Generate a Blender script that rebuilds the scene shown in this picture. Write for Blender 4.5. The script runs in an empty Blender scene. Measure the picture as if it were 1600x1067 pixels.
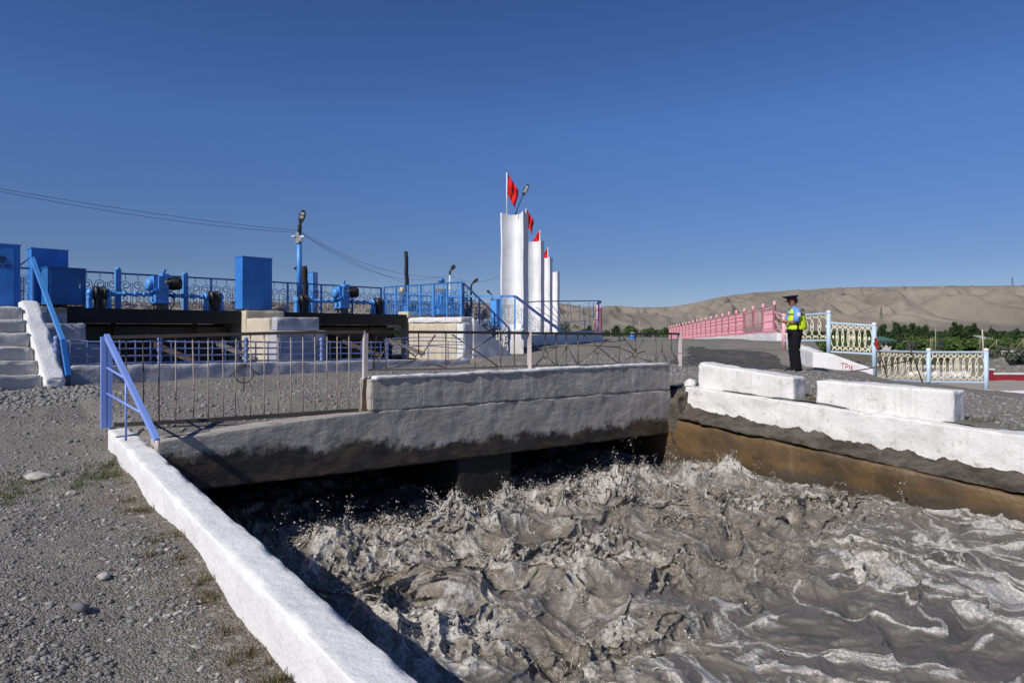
import bpy, bmesh, math, random
import numpy as np
from mathutils import Vector, Matrix

# ------------------------------------------------------------------ camera, sky, sun, exposure
S = bpy.context.scene
COL = S.collection
R = math.radians
F, HY = 1067.0, 515.0                      # focal length and horizon row of the photograph, in its pixels
cam_d = bpy.data.cameras.new('camera')
cam_d.lens, cam_d.sensor_width = 24.0, 36.0
cam_d.shift_y = -(533.5 - HY) / 1600.0
cam_d.clip_start, cam_d.clip_end = 0.05, 20000
cam = bpy.data.objects.new('camera', cam_d)
COL.objects.link(cam)
cam.location = (0, 0, 0)
cam.rotation_euler = (R(90), 0, 0)
S.camera = cam

SUN_EL, SUN_AZ = R(38), math.atan2(-0.665, -0.747)       # azimuth of the sun measured from +Y towards +X
w = bpy.data.worlds.new('World')
S.world = w
w.use_nodes = True
nt = w.node_tree
sky = nt.nodes.new('ShaderNodeTexSky')
sky.sky_type = 'NISHITA'
sky.sun_disc = False
sky.sun_elevation = SUN_EL
sky.sun_rotation = SUN_AZ
sky.altitude = 1500
sky.air_density = 0.7
sky.dust_density = 0.15
sky.ozone_density = 3.0
hs = nt.nodes.new('ShaderNodeHueSaturation')
hs.inputs['Saturation'].default_value = 1.0
nt.links.new(sky.outputs[0], hs.inputs['Color'])
bg = nt.nodes['Background']
bg.inputs['Strength'].default_value = 0.118
tint = nt.nodes.new('ShaderNodeMix'); tint.data_type = 'RGBA'; tint.blend_type = 'MULTIPLY'
tint.inputs[0].default_value = 1.0; tint.inputs[7].default_value = (0.60, 0.74, 1.03, 1)      # deep, polarised blue
nt.links.new(hs.outputs[0], tint.inputs[6])
# paler, greyer air low down: a second tint that follows the height above the horizon
tc = nt.nodes.new('ShaderNodeNewGeometry'); sx_ = nt.nodes.new('ShaderNodeSeparateXYZ'); ng = nt.nodes.new('ShaderNodeMath'); ng.operation = 'MULTIPLY'; ng.inputs[1].default_value = -1.0
nt.links.new(tc.outputs['Incoming'], sx_.inputs[0]); nt.links.new(sx_.outputs[2], ng.inputs[0])
cr = nt.nodes.new('ShaderNodeValToRGB'); el = cr.color_ramp.elements
el[0].position, el[0].color = 0.03, (.80, .62, .50, 1)
el[1].position, el[1].color = 0.45, (.80, .87, .90, 1)
e2 = el.new(0.09); e2.color = (.78, .65, .54, 1)
e3 = el.new(0.28); e3.color = (.95, 1.0, .95, 1)
nt.links.new(ng.outputs[0], cr.inputs[0])
t2 = nt.nodes.new('ShaderNodeMix'); t2.data_type = 'RGBA'; t2.blend_type = 'MULTIPLY'; t2.inputs[0].default_value = 1.0
nt.links.new(tint.outputs[2], t2.inputs[6]); nt.links.new(cr.outputs[0], t2.inputs[7])
nt.links.new(t2.outputs[2], bg.inputs['Color'])
sl = bpy.data.lights.new('sun', 'SUN')
sl.energy, sl.angle, sl.color = 4.4, R(0.5), (1.0, 0.94, 0.86)
sun = bpy.data.objects.new('sun', sl)
COL.objects.link(sun)
sdir = Vector((math.sin(SUN_AZ) * math.cos(SUN_EL), math.cos(SUN_AZ) * math.cos(SUN_EL), math.sin(SUN_EL)))
sun.rotation_euler = sdir.to_track_quat('Z', 'Y').to_euler()
sun.location = sdir * 60
S.view_settings.view_transform = 'Standard'
S.view_settings.look = 'None'
S.view_settings.gamma = 1
S.view_settings.exposure = 0.0
S.cycles.max_bounces = 6
S.cycles.use_adaptive_sampling = True

# ------------------------------------------------------------------ helpers
rnd = random.Random(7)
rng = np.random.default_rng(5)

def P(px, Y, z=0.0):
    return Vector(((px - 800.0) / F * Y, Y, z))

def zz(py, Y):
    return -(py - HY) / F * Y

def at(px, py, Y):
    return Vector(((px - 800.0) / F * Y, Y, zz(py, Y)))

EU, EV = Vector((0.781, 0.6247, 0)), Vector((-0.6247, 0.781, 0))     # across the canal, up the canal
def W(u, v, z=0.0):
    return Vector((EU.x * u + EV.x * v, EU.y * u + EV.y * v, z))
def wnp(p):
    q = p.copy()
    q[:, 0] = EU.x * p[:, 0] + EV.x * p[:, 1]
    q[:, 1] = EU.y * p[:, 0] + EV.y * p[:, 1]
    return q
G0, EG, NG = Vector((-10.03, 16.0, 0)), Vector((0.669, 0.743, 0)), Vector((0.743, -0.669, 0))   # the sluice deck
def G(s, n, z=0.0):
    return G0 + EG * s + NG * n + Vector((0, 0, z))
def gnp(p):
    q = p.copy()
    q[:, 0] = G0.x + EG.x * p[:, 0] + NG.x * p[:, 1]
    q[:, 1] = G0.y + EG.y * p[:, 0] + NG.y * p[:, 1]
    return q
GROT = math.atan2(EG.y, EG.x)

_perm = np.random.default_rng(11).permutation(256)
_perm = np.concatenate([_perm, _perm, _perm])
_gr = np.random.default_rng(12).normal(size=(256, 3))
_gr /= np.linalg.norm(_gr, axis=1)[:, None]
def pn(x, y, z):
    """gradient noise, about -0.7..0.7, numpy arrays"""
    x, y, z = np.broadcast_arrays(np.asarray(x, float), np.asarray(y, float), np.asarray(z, float))
    xi, yi, zi = np.floor(x).astype(int), np.floor(y).astype(int), np.floor(z).astype(int)
    fx, fy, fz = x - xi, y - yi, z - zi
    u, v, t = [f * f * f * (f * (f * 6 - 15) + 10) for f in (fx, fy, fz)]
    xi, yi, zi = xi & 255, yi & 255, zi & 255
    def g(dx, dy, dz):
        h = _perm[_perm[_perm[(xi + dx) & 255] + ((yi + dy) & 255)] + ((zi + dz) & 255)]
        k = _gr[h]
        return k[..., 0] * (fx - dx) + k[..., 1] * (fy - dy) + k[..., 2] * (fz - dz)
    def lp(a, b, t): return a + (b - a) * t
    return lp(lp(lp(g(0,0,0), g(1,0,0), u), lp(g(0,1,0), g(1,1,0), u), v),
              lp(lp(g(0,0,1), g(1,0,1), u), lp(g(0,1,1), g(1,1,1), u), v), t) * 1.5
def fbm(x, y, z, o=4, lac=2.03, gain=0.5):
    s, a = 0, 1.0
    for i in range(o):
        s = s + a * pn(np.asarray(x) * lac**i + 7.3 * i, np.asarray(y) * lac**i - 3.1 * i, np.asarray(z) * lac**i + 1.7 * i)
        a *= gain
    return s
def sstep(a, b, x):
    t = np.clip((np.asarray(x, float) - a) / (b - a), 0, 1)
    return t * t * (3 - 2 * t)

def tag(o, label=None, cat=None, group=None, kind=None):
    if label: o['label'] = label
    if cat: o['category'] = cat
    if group: o['group'] = group
    if kind: o['kind'] = kind
    return o
def root(name, loc, label, cat, group=None, rz=0):
    o = bpy.data.objects.new(name, None)
    o.empty_display_size = 0.2
    COL.objects.link(o)
    o.location = loc
    o.rotation_euler = (0, 0, rz)
    return tag(o, label, cat, group)
def copy_tree(o, parent=None):
    c = o.copy()
    COL.objects.link(c)
    c.parent = parent
    for ch in list(o.children):
        copy_tree(ch, c)
    return c
def origin_of(o):
    p = Vector((0, 0, 0))
    while o is not None:
        p += o.location
        o = o.parent
    return p

class MB:
    """collects shapes; build() links them as one mesh"""
    def __init__(self): self.v, self.f, self.sm = [], [], []
    def add(self, vs, fs, smooth=False):
        n = len(self.v)
        self.v += [tuple(p) for p in vs]
        self.f += [tuple(i + n for i in f) for f in fs]
        self.sm += [smooth] * len(fs)
        return self
    def hexa(self, b, t):
        """bottom 4 points, top 4 points (counter-clockwise)"""
        return self.add(list(b) + list(t), [(3,2,1,0),(4,5,6,7),(0,1,5,4),(1,2,6,5),(2,3,7,6),(3,0,4,7)])
    def box(self, c, s, X=Vector((1,0,0)), Y=None, Zv=Vector((0,0,1))):
        c = Vector(c); X = Vector(X).normalized(); Zv = Vector(Zv).normalized()
        Y = Zv.cross(X).normalized() if Y is None else Vector(Y)
        a, b, d = X * s[0] / 2, Y * s[1] / 2, Zv * s[2] / 2
        return self.hexa([c-a-b-d, c+a-b-d, c+a+b-d, c-a+b-d], [c-a-b+d, c+a-b+d, c+a+b+d, c-a+b+d])
    def beam(self, p, q, wd, ht, up=Vector((0,0,1))):
        p, q = Vector(p), Vector(q)
        d = (q - p).normalized()
        side = d.cross(up)
        if side.length < 1e-4: side = d.cross(Vector((1, 0, 0)))
        side.normalize()
        u = side.cross(d).normalized()
        a, b = side * wd / 2, u * ht / 2
        return self.add([p-a-b, p+a-b, p+a+b, p-a+b, q-a-b, q+a-b, q+a+b, q-a+b],
                        [(0,1,2,3),(7,6,5,4),(0,4,5,1),(1,5,6,2),(2,6,7,3),(3,7,4,0)])
    def tube(self, pts, r, seg=6, cap=True, closed=False):
        pts = [Vector(p) for p in pts]
        n = len(pts)
        rs = r if hasattr(r, '__len__') else [r] * n
        vs, fs = [], []
        prev = None
        for i, p in enumerate(pts):
            if closed: d = pts[(i + 1) % n] - pts[i - 1]
            else: d = pts[min(i + 1, n - 1)] - pts[max(i - 1, 0)]
            if d.length < 1e-9: d = Vector((0, 0, 1))
            d.normalize()
            if prev is None:
                a = d.orthogonal().normalized()
            else:
                a = prev - d * prev.dot(d)
                a = d.orthogonal() if a.length < 1e-6 else a
                a.normalize()
            prev = a
            b = d.cross(a)
            for k in range(seg):
                t = 2 * math.pi * k / seg
                vs.append(p + (a * math.cos(t) + b * math.sin(t)) * rs[i])
        m = n if closed else n - 1
        for i in range(m):
            j = (i + 1) % n
            for k in range(seg):
                k2 = (k + 1) % seg
                fs.append((i*seg+k, i*seg+k2, j*seg+k2, j*seg+k))
        if cap and not closed:
            fs.append(tuple(range(seg - 1, -1, -1)))
            fs.append(tuple((n - 1) * seg + k for k in range(seg)))
        return self.add(vs, fs, seg > 4)
    def lathe(self, c, prof, seg=12, axis=Vector((0,0,1)), X=None):
        """prof: list of (r, h) along axis from c"""
        c = Vector(c); axis = Vector(axis).normalized()
        a = axis.orthogonal().normalized() if X is None else Vector(X)
        b = axis.cross(a)
        vs, fs = [], []
        for r, h in prof:
            for k in range(seg):
                t = 2 * math.pi * k / seg
                vs.append(c + axis * h + (a * math.cos(t) + b * math.sin(t)) * r)
        for i in range(len(prof) - 1):
            for k in range(seg):
                k2 = (k + 1) % seg
                fs.append((i*seg+k, i*seg+k2, (i+1)*seg+k2, (i+1)*seg+k))
        fs.append(tuple(range(seg - 1, -1, -1)))
        fs.append(tuple((len(prof) - 1) * seg + k for k in range(seg)))
        return self.add(vs, fs, True)
    def ball(self, c, r, seg=10, rings=7, sc=(1,1,1)):
        c = Vector(c)
        vs, fs = [c + Vector((0, 0, -r * sc[2]))], []
        for i in range(1, rings):
            ph = -math.pi / 2 + math.pi * i / rings
            for k in range(seg):
                t = 2 * math.pi * k / seg
                vs.append(c + Vector((math.cos(ph) * math.cos(t) * r * sc[0], math.cos(ph) * math.sin(t) * r * sc[1], math.sin(ph) * r * sc[2])))
        vs.append(c + Vector((0, 0, r * sc[2])))
        for k in range(seg): fs.append((0, 1 + (k + 1) % seg, 1 + k))
        for i in range(rings - 2):
            for k in range(seg):
                k2 = (k + 1) % seg
                fs.append((1+i*seg+k, 1+i*seg+k2, 1+(i+1)*seg+k2, 1+(i+1)*seg+k))
        l = len(vs) - 1
        for k in range(seg): fs.append((l, 1+(rings-2)*seg+k, 1+(rings-2)*seg+(k+1) % seg))
        return self.add(vs, fs, True)
    def prism(self, pts, d):
        """closed planar outline extruded by vector d"""
        pts = [Vector(p) for p in pts]; d = Vector(d); n = len(pts)
        fs = [tuple(range(n - 1, -1, -1)), tuple(range(n, 2 * n))]
        fs += [(i, (i + 1) % n, n + (i + 1) % n, n + i) for i in range(n)]
        return self.add(pts + [p + d for p in pts], fs)
    def build(self, name, m, parent=None, loc=None, fix=True):
        vs = np.array(self.v, float).reshape(-1, 3)
        if parent is not None: off = np.array(origin_of(parent))
        elif loc is not None: off = np.array(loc)
        else:
            lo, hi = vs.min(0), vs.max(0)
            off = np.array([(lo[0]+hi[0])/2, (lo[1]+hi[1])/2, lo[2]])
        me = bpy.data.meshes.new(name)
        me.from_pydata((vs - off).tolist(), [], self.f)
        me.polygons.foreach_set('use_smooth', self.sm)
        me.materials.append(m)
        if fix and len(self.f) < 60000:
            b = bmesh.new(); b.from_mesh(me)
            bmesh.ops.recalc_face_normals(b, faces=b.faces)
            b.to_mesh(me); b.free()
        me.update()
        o = bpy.data.objects.new(name, me)
        COL.objects.link(o)
        if parent is not None: o.parent = parent
        else: o.location = off
        return o

def grid_mesh(name, pts, nu, nv, m, keep=None, loc=(0,0,0), attr=None, smooth=True):
    """pts (nu*nv,3) row major in u"""
    idx = np.arange(nu * nv).reshape(nu, nv)
    q = np.stack([idx[:-1,:-1], idx[1:,:-1], idx[1:,1:], idx[:-1,1:]], -1).reshape(-1, 4)
    if keep is not None: q = q[keep.reshape(-1)]
    me = bpy.data.meshes.new(name)
    me.vertices.add(len(pts)); me.vertices.foreach_set('co', (pts - np.array(loc)).astype(np.float32).ravel())
    me.loops.add(q.size); me.loops.foreach_set('vertex_index', q.ravel().astype(np.int32))
    me.polygons.add(len(q))
    me.polygons.foreach_set('loop_start', np.arange(0, q.size, 4, dtype=np.int32))
    me.polygons.foreach_set('loop_total', np.full(len(q), 4, dtype=np.int32))
    me.polygons.foreach_set('use_smooth', np.full(len(q), smooth))
    if attr:
        for k, a in attr.items():
            at_ = me.attributes.new(k, 'FLOAT', 'POINT'); at_.data.foreach_set('value', a.astype(np.float32).ravel())
    me.materials.append(m)
    me.update(calc_edges=True)
    me.validate()
    o = bpy.data.objects.new(name, me)
    COL.objects.link(o); o.location = loc
    return o

def tri_soup(name, vs, fs, m, parent=None, loc=(0,0,0), smooth=False):
    """vs (N,3), fs (M,k) numpy"""
    if parent is not None: loc = np.array(origin_of(parent))
    me = bpy.data.meshes.new(name)
    k = fs.shape[1]
    me.vertices.add(len(vs)); me.vertices.foreach_set('co', (vs - np.array(loc)).astype(np.float32).ravel())
    me.loops.add(fs.size); me.loops.foreach_set('vertex_index', fs.ravel().astype(np.int32))
    me.polygons.add(len(fs))
    me.polygons.foreach_set('loop_start', np.arange(0, fs.size, k, dtype=np.int32))
    me.polygons.foreach_set('loop_total', np.full(len(fs), k, dtype=np.int32))
    me.polygons.foreach_set('use_smooth', np.full(len(fs), smooth))
    me.materials.append(m)
    me.update(calc_edges=True)
    o = bpy.data.objects.new(name, me)
    COL.objects.link(o)
    if parent is not None: o.parent = parent
    else: o.location = loc
    return o

def rough_block(name, m, size_u, size_v, res=0.06, r=0.03, amp=0.012, ns=3.0, warp=None, frame=None, parent=None, seed=0, bite=0.0):
    """weathered block: unit lattice [u0,u1]x[v0,v1]x[0,1] -> warp(p) gives height range; rounded edges and uneven faces.
    warp maps u,v (arrays) to (z bottom, z top); frame maps to world"""
    (u0, u1), (v0, v1) = size_u, size_v
    zb, zt = warp(np.array([(u0+u1)/2]), np.array([(v0+v1)/2]))
    hgt = float(zt[0] - zb[0])
    def lin(a, b):
        n = max(2, int((b - a) / res))
        t = np.linspace(a, b, n + 1)
        return np.unique(np.concatenate([t, [a + r*.4, a + r, b - r, b - r*.4]]))
    U_, V_, T_ = lin(u0, u1), lin(v0, v1), lin(0.0, hgt)
    vs, fs = [], []
    def face(A, B, fn):
        n0 = sum(len(x) for x in vs)
        a, b = np.meshgrid(A, B, indexing='ij')
        vs.append(fn(a.ravel(), b.ravel()))
        na, nb = len(A), len(B)
        i = n0 + np.arange(na * nb).reshape(na, nb)
        fs.append(np.stack([i[:-1,:-1], i[1:,:-1], i[1:,1:], i[:-1,1:]], -1).reshape(-1, 4))
    o1 = lambda a: np.full_like(a, 1.0)
    face(U_, V_, lambda a, b: np.stack([a, b, o1(a) * hgt], 1))
    face(U_, V_, lambda a, b: np.stack([a, b, o1(a) * 0], 1))
    face(U_, T_, lambda a, b: np.stack([a, o1(a) * v0, b], 1))
    face(U_, T_, lambda a, b: np.stack([a, o1(a) * v1, b], 1))
    face(V_, T_, lambda a, b: np.stack([o1(a) * u0, a, b], 1))
    face(V_, T_, lambda a, b: np.stack([o1(a) * u1, a, b], 1))
    p, f = np.concatenate(vs), np.concatenate(fs)
    lo, hi = np.array([u0 + r, v0 + r, r]), np.array([u1 - r, v1 - r, hgt - r])
    c = np.clip(p, lo, hi)
    d = p - c
    L = np.linalg.norm(d, axis=1, keepdims=True) + 1e-9
    nrm = d / L
    rr = np.full(len(p), r)
    s = seed * 13.7
    n1 = fbm(p[:,0]*ns + s, p[:,1]*ns, p[:,2]*ns, 4)
    rr = rr + amp * n1 * 1.4
    if bite > 0:
        e = np.sum(np.abs(nrm) > 0.3, axis=1) > 1
        n2 = pn(p[:,0]*5 + s, p[:,1]*5, p[:,2]*5 + 4)
        rr = rr - e * bite * sstep(0.05, 0.5, n2)
    q = c + nrm * rr[:, None]
    zb, zt = warp(q[:,0], q[:,1])
    q[:,2] = zb + (zt - zb) * q[:,2] / hgt
    if frame is not None: q = frame(q)
    b = bmesh.new()
    bv = [b.verts.new(x) for x in q]
    for a in f.tolist():
        try: b.faces.new([bv[i] for i in a])
        except ValueError: pass
    bmesh.ops.remove_doubles(b, verts=b.verts, dist=0.0012)
    bmesh.ops.recalc_face_normals(b, faces=b.faces)
    lo, hi = q.min(0), q.max(0)
    off = np.array(origin_of(parent)) if parent is not None else np.array([(lo[0]+hi[0])/2, (lo[1]+hi[1])/2, lo[2]])
    for x in b.verts: x.co -= Vector(off)
    for x in b.faces: x.smooth = True
    me = bpy.data.meshes.new(name); b.to_mesh(me); b.free()
    me.materials.append(m)
    o = bpy.data.objects.new(name, me); COL.objects.link(o)
    if parent is not None: o.parent = parent
    else: o.location = off
    return o

# ------------------------------------------------------------------ materials
class N:
    def __init__(self, name):
        self.m = bpy.data.materials.new(name); self.m.use_nodes = True
        self.t = self.m.node_tree; self.b = self.t.nodes['Principled BSDF']
        self.co = self.n('ShaderNodeNewGeometry').outputs['Position']
    def n(self, ty, **k):
        x = self.t.nodes.new(ty)
        for a, v in k.items(): setattr(x, a, v)
        return x
    def put(self, s, v):
        if isinstance(v, bpy.types.NodeSocket): self.t.links.new(v, s)
        elif isinstance(v, tuple) and len(v) == 3 and s.type == 'RGBA': s.default_value = (*v, 1)
        else: s.default_value = v
    def noise(self, scale, det=4, rough=.55, dist=0, vec=None):
        x = self.n('ShaderNodeTexNoise'); self.put(x.inputs['Vector'], vec or self.co)
        x.inputs['Scale'].default_value = scale; x.inputs['Detail'].default_value = det
        x.inputs['Roughness'].default_value = rough; x.inputs['Distortion'].default_value = dist
        return x.outputs[0]
    def voro(self, scale, feat='F1', out=0, vec=None, rand=1.0):
        x = self.n('ShaderNodeTexVoronoi', feature=feat); self.put(x.inputs['Vector'], vec or self.co)
        x.inputs['Scale'].default_value = scale; x.inputs['Randomness'].default_value = rand
        return x.outputs[out]
    def ramp(self, v, a, b, lo=0.0, hi=1.0):
        x = self.n('ShaderNodeMapRange', interpolation_type='SMOOTHSTEP'); self.put(x.inputs[0], v)
        for i, k in zip((1, 2, 3, 4), (a, b, lo, hi)): self.put(x.inputs[i], k)
        return x.outputs[0]
    def mix(self, f, a, b, mode='MIX'):
        x = self.n('ShaderNodeMix', data_type='RGBA', blend_type=mode)
        self.put(x.inputs[0], f); self.put(x.inputs[6], a); self.put(x.inputs[7], b)
        return x.outputs[2]
    def math(self, op, a, b=0.0):
        x = self.n('ShaderNodeMath', operation=op); self.put(x.inputs[0], a); self.put(x.inputs[1], b)
        return x.outputs[0]
    def xyz(self, v=None):
        x = self.n('ShaderNodeSeparateXYZ'); self.put(x.inputs[0], v or self.co); return x.outputs
    def stretch(self, sx, sy, sz):
        x = self.n('ShaderNodeVectorMath', operation='MULTIPLY'); self.put(x.inputs[0], self.co)
        x.inputs[1].default_value = (sx, sy, sz); return x.outputs[0]
    def bump(self, h, s=.3, d=.02):
        x = self.n('ShaderNodeBump'); x.inputs['Strength'].default_value = s; x.inputs['Distance'].default_value = d
        self.put(x.inputs['Height'], h); 
        l = self.b.inputs['Normal'].links
        if l: self.t.links.new(l[0].from_socket, x.inputs['Normal'])
        self.t.links.new(x.outputs[0], self.b.inputs['Normal'])
    def fin(self, col, rough=.8, metal=0.0, spec=None):
        self.put(self.b.inputs['Base Color'], col); self.put(self.b.inputs['Roughness'], rough)
        self.b.inputs['Metallic'].default_value = metal
        if spec is not None: self.b.inputs['Specular IOR Level'].default_value = spec
        return self.m

def paint(name, c, rough=.45, chip=None, chipamt=.62, dirt=.25, bump=.12):
    k = N(name)
    n = k.noise(3.0, 5)
    col = k.mix(k.ramp(n, .3, .75, 0, 1), c, tuple(x * (1 - dirt) for x in c))
    f = k.noise(26, 3)
    col = k.mix(k.ramp(f, .45, .8, 0, .3), col, tuple(min(1, x * 1.18) for x in c))
    if chip:
        m = k.math('MULTIPLY', k.ramp(k.noise(9, 6, .7), chipamt, chipamt + .05), 1.0)
        col = k.mix(m, col, chip)
    k.bump(k.noise(35, 3), bump, .004)
    return k.fin(col, rough)

M = {}
M['blue'] = paint('blue_paint', (.035, .205, .62), .42, (.10, .09, .08), .70, .25)
M['sky_blue'] = paint('light_blue_paint', (.085, .32, .75), .42, (.16, .17, .18), .72, .2)
M['dark_blue'] = paint('dark_blue_paint', (.022, .15, .42), .45, (.05, .05, .06), .72, .3)
M['violet'] = paint('violet_blue_paint', (.19, .25, .50), .5, (.2, .18, .15), .66, .25)
M['periwinkle'] = paint('periwinkle_paint', (.22, .34, .78), .42, (.3, .2, .12), .72, .12)
M['pink'] = paint('pink_paint', (.84, .42, .48), .5, (.5, .2, .2), .74, .12)
M['pale_blue'] = paint('pale_blue_paint', (.50, .64, .78), .45, (.2, .17, .13), .70, .15)
M['cream'] = paint('cream_paint', (.74, .69, .52), .55, (.5, .45, .33), .74, .15)
M['white_paint'] = paint('white_paint', (.78, .78, .78), .5, (.55, .53, .5), .74, .1)
M['rust_grey'] = paint('old_grey_paint', (.17, .145, .125), .6, (.09, .055, .035), .55, .3)
M['old_white'] = paint('flaking_white_paint', (.60, .52, .50), .6, (.30, .20, .16), .58, .3)
M['bar_metal'] = paint('worn_bar_metal', (.33, .285, .24), .55, (.14, .09, .06), .56, .3)
M['rail_dark'] = paint('worn_dark_rail', (.045, .038, .033), .55, (.12, .08, .05), .62, .4)
M['steel_dark'] = paint('shade_black_steel', (.007, .0065, .006), .65, (.03, .022, .016), .66, .4)  # near-black colour stands in for the deep shade on the steel
M['steel_edge'] = paint('edge_steel', (.06, .05, .04), .6, (.12, .1, .08), .6, .4)  # lighter brown steel for stiffeners and pylons
M['black'] = paint('black_grease', (.012, .011, .010), .5, (.05, .035, .025), .65, .3)
M['char'] = paint('charred_wood', (.018, .015, .013), .85, None, .7, .4)
M['rust'] = paint('rusty_iron', (.075, .045, .03), .8, (.13, .06, .03), .55, .3)
M['red_rag'] = paint('red_cloth', (.42, .035, .03), .9, None, .7, .3)
M['red'] = paint('dark_red_paint', (.30, .02, .035), .55, (.2, .05, .05), .72, .25)
M['grey_metal'] = paint('galvanised_grey', (.33, .34, .35), .5, None, .7, .2)
M['lamp_glass'] = paint('lamp_glass', (.35, .35, .33), .2, None, .7, .1)
M['wood'] = paint('weathered_pole_wood', (.33, .27, .20), .9, None, .7, .3)
M['beige_house'] = paint('cream_house_wall', (.66, .60, .50), .85, None, .7, .1)
M['green_roof'] = paint('green_sheet_roof', (.07, .17, .12), .5, None, .7, .2)
M['grey_roof'] = paint('grey_sheet_roof', (.40, .38, .34), .6, None, .7, .2)
M['window'] = paint('dark_window', (.03, .035, .04), .15, None, .7, .1)
M['plastic_blue'] = paint('blue_plastic', (.03, .17, .5), .4, None, .7, .1)

def concrete(name, c, dirt=(.22, .2, .17), amt=.5, bump=.5, streak=0.0, speck=True):
    k = N(name)
    col = k.mix(k.ramp(k.noise(2.2, 6), .35, .7), c, tuple(x * .86 for x in c))
    col = k.mix(k.ramp(k.noise(7, 6, .65), .56, .74, 0, amt), col, dirt)
    if streak:
        v = k.stretch(9, 9, .5)
        col = k.mix(k.ramp(k.noise(1.0, 4, .6, vec=v), .5, .75, 0, streak), col, dirt)
    if speck:
        col = k.mix(k.ramp(k.noise(45, 2), .63, .70, 0, .55), col, dirt)
    k.bump(k.noise(14, 6, .62), bump, .03)
    k.bump(k.noise(90, 3), bump * .6, .006)
    return k.fin(col, .9, spec=.25)
M['whitewash'] = concrete('whitewashed_concrete', (.76, .76, .76), (.46, .43, .38), .35, .45)
M['whitewash_worn'] = concrete('worn_whitewash', (.74, .73, .715), (.34, .31, .27), .75, .5, .3)
M['grey_conc'] = concrete('grey_concrete', (.30, .29, .28), (.14, .13, .12), .5, .6, .3)
M['step_conc'] = concrete('limewashed_step_concrete', (.52, .51, .50), (.26, .24, .21), .6, .5, .2)
M['beige_conc'] = concrete('board_marked_concrete', (.60, .54, .43), (.34, .29, .22), .5, .4, .7)
M['shade_grey'] = concrete('shade_grey_concrete', (.46, .46, .50), (.30, .28, .27), .4, .5, .2)  # white concrete greyed in its colour to hold the shade
M['dark_conc'] = concrete('shade_dark_concrete', (.035, .032, .028), (.015, .014, .012), .5, .6, .3)  # shade under bridge and parapet painted in as a near-black tone

def plaster_white():
    """white pillar paint"""
    k = N('pillar_white_paint')
    col = k.mix(k.ramp(k.noise(1.5, 5), .4, .7), (.74, .75, .77), (.62, .64, .67))
    col = k.mix(k.ramp(k.noise(1, 4, vec=k.stretch(7, 7, .3)), .55, .8, 0, .5), col, (.40, .40, .40))
    col = k.mix(k.ramp(k.noise(9, 6, .7), .62, .72, 0, .45), col, (.42, .40, .37))
    k.bump(k.noise(6, 5), .25, .03)
    return k.fin(col, .6)
M['pillar'] = plaster_white()

def bridge_mat():
    k = N('stained_bridge_concrete')
    x, y, z = k.xyz()[0:3]
    base = k.mix(k.ramp(k.noise(2.4, 7, .6), .3, .72), (.43, .40, .36), (.30, .28, .252))
    base = k.mix(k.ramp(k.noise(1, 5, .65, vec=k.stretch(5, 5, 14)), .52, .72, 0, .5), base, (.21, .194, .173))
    # white paint that ran down from the cap
    drip = k.ramp(k.noise(1, 4, .6, vec=k.stretch(17, 17, .25)), .55, .62, 0, 1)
    dm = k.math('MULTIPLY', drip, k.ramp(k.math('ADD', z, k.math('MULTIPLY', k.noise(3, 3), .5)), -.95, -.50, 0, .62))
    base = k.mix(dm, base, (.52, .51, .49))
    pit = k.ramp(k.noise(9, 4, .7), .66, .70, 0, .7)
    base = k.mix(pit, base, (.07, .065, .058))
    # damp, weed-dark band above the water, ragged upper line
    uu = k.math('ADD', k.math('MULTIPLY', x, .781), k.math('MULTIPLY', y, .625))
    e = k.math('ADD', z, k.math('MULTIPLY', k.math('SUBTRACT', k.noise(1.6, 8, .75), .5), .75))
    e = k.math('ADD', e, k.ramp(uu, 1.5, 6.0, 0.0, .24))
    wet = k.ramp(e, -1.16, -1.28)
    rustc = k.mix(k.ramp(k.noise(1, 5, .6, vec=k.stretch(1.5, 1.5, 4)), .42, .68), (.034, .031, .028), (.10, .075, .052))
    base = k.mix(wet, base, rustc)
    fl = k.math('MULTIPLY', k.ramp(k.noise(7, 6, .7), .62, .645), k.ramp(e, -1.36, -1.15, .0, .8))
    base = k.mix(fl, base, (.30, .29, .27))
    k.bump(k.noise(5, 8, .62), .5, .035)
    k.bump(k.noise(1, 5, .6, vec=k.stretch(5, 5, 14)), .4, .03)
    k.bump(k.noise(60, 4), .4, .01)
    return k.fin(base, k.ramp(wet, 0, 1, .92, .5), spec=.3)
M['bridge'] = bridge_mat()

def canal_wall_mat():
    k = N('rust_stained_canal_wall')
    z = k.xyz()[2]
    c = k.mix(k.ramp(k.noise(1, 6, .6, vec=k.stretch(2, 2, 3)), .35, .7), (.13, .078, .03), (.062, .042, .022))
    c = k.mix(k.ramp(k.noise(1, 4, vec=k.stretch(9, 9, .6)), .6, .75, 0, .5), c, (.16, .12, .075))
    e = k.math('ADD', z, k.math('MULTIPLY', k.noise(3, 6), .3))
    c = k.mix(k.ramp(e, -1.75, -2.0), c, (.045, .035, .024))
    k.bump(k.noise(8, 6), .5, .04)
    return k.fin(c, .55)
M['canal_wall'] = canal_wall_mat()

def silt_mat():
    k = N('crumbling_silt_concrete')
    c = k.mix(k.ramp(k.noise(3, 7, .65), .35, .7), (.15, .132, .108), (.055, .047, .038))
    c = k.mix(k.ramp(k.noise(11, 5), .55, .7, 0, .6), c, (.05, .042, .034))
    k.bump(k.noise(9, 8, .7), .9, .07)
    k.bump(k.voro(30), .5, .02)
    return k.fin(c, .95, spec=.15)
M['silt'] = silt_mat()

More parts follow.
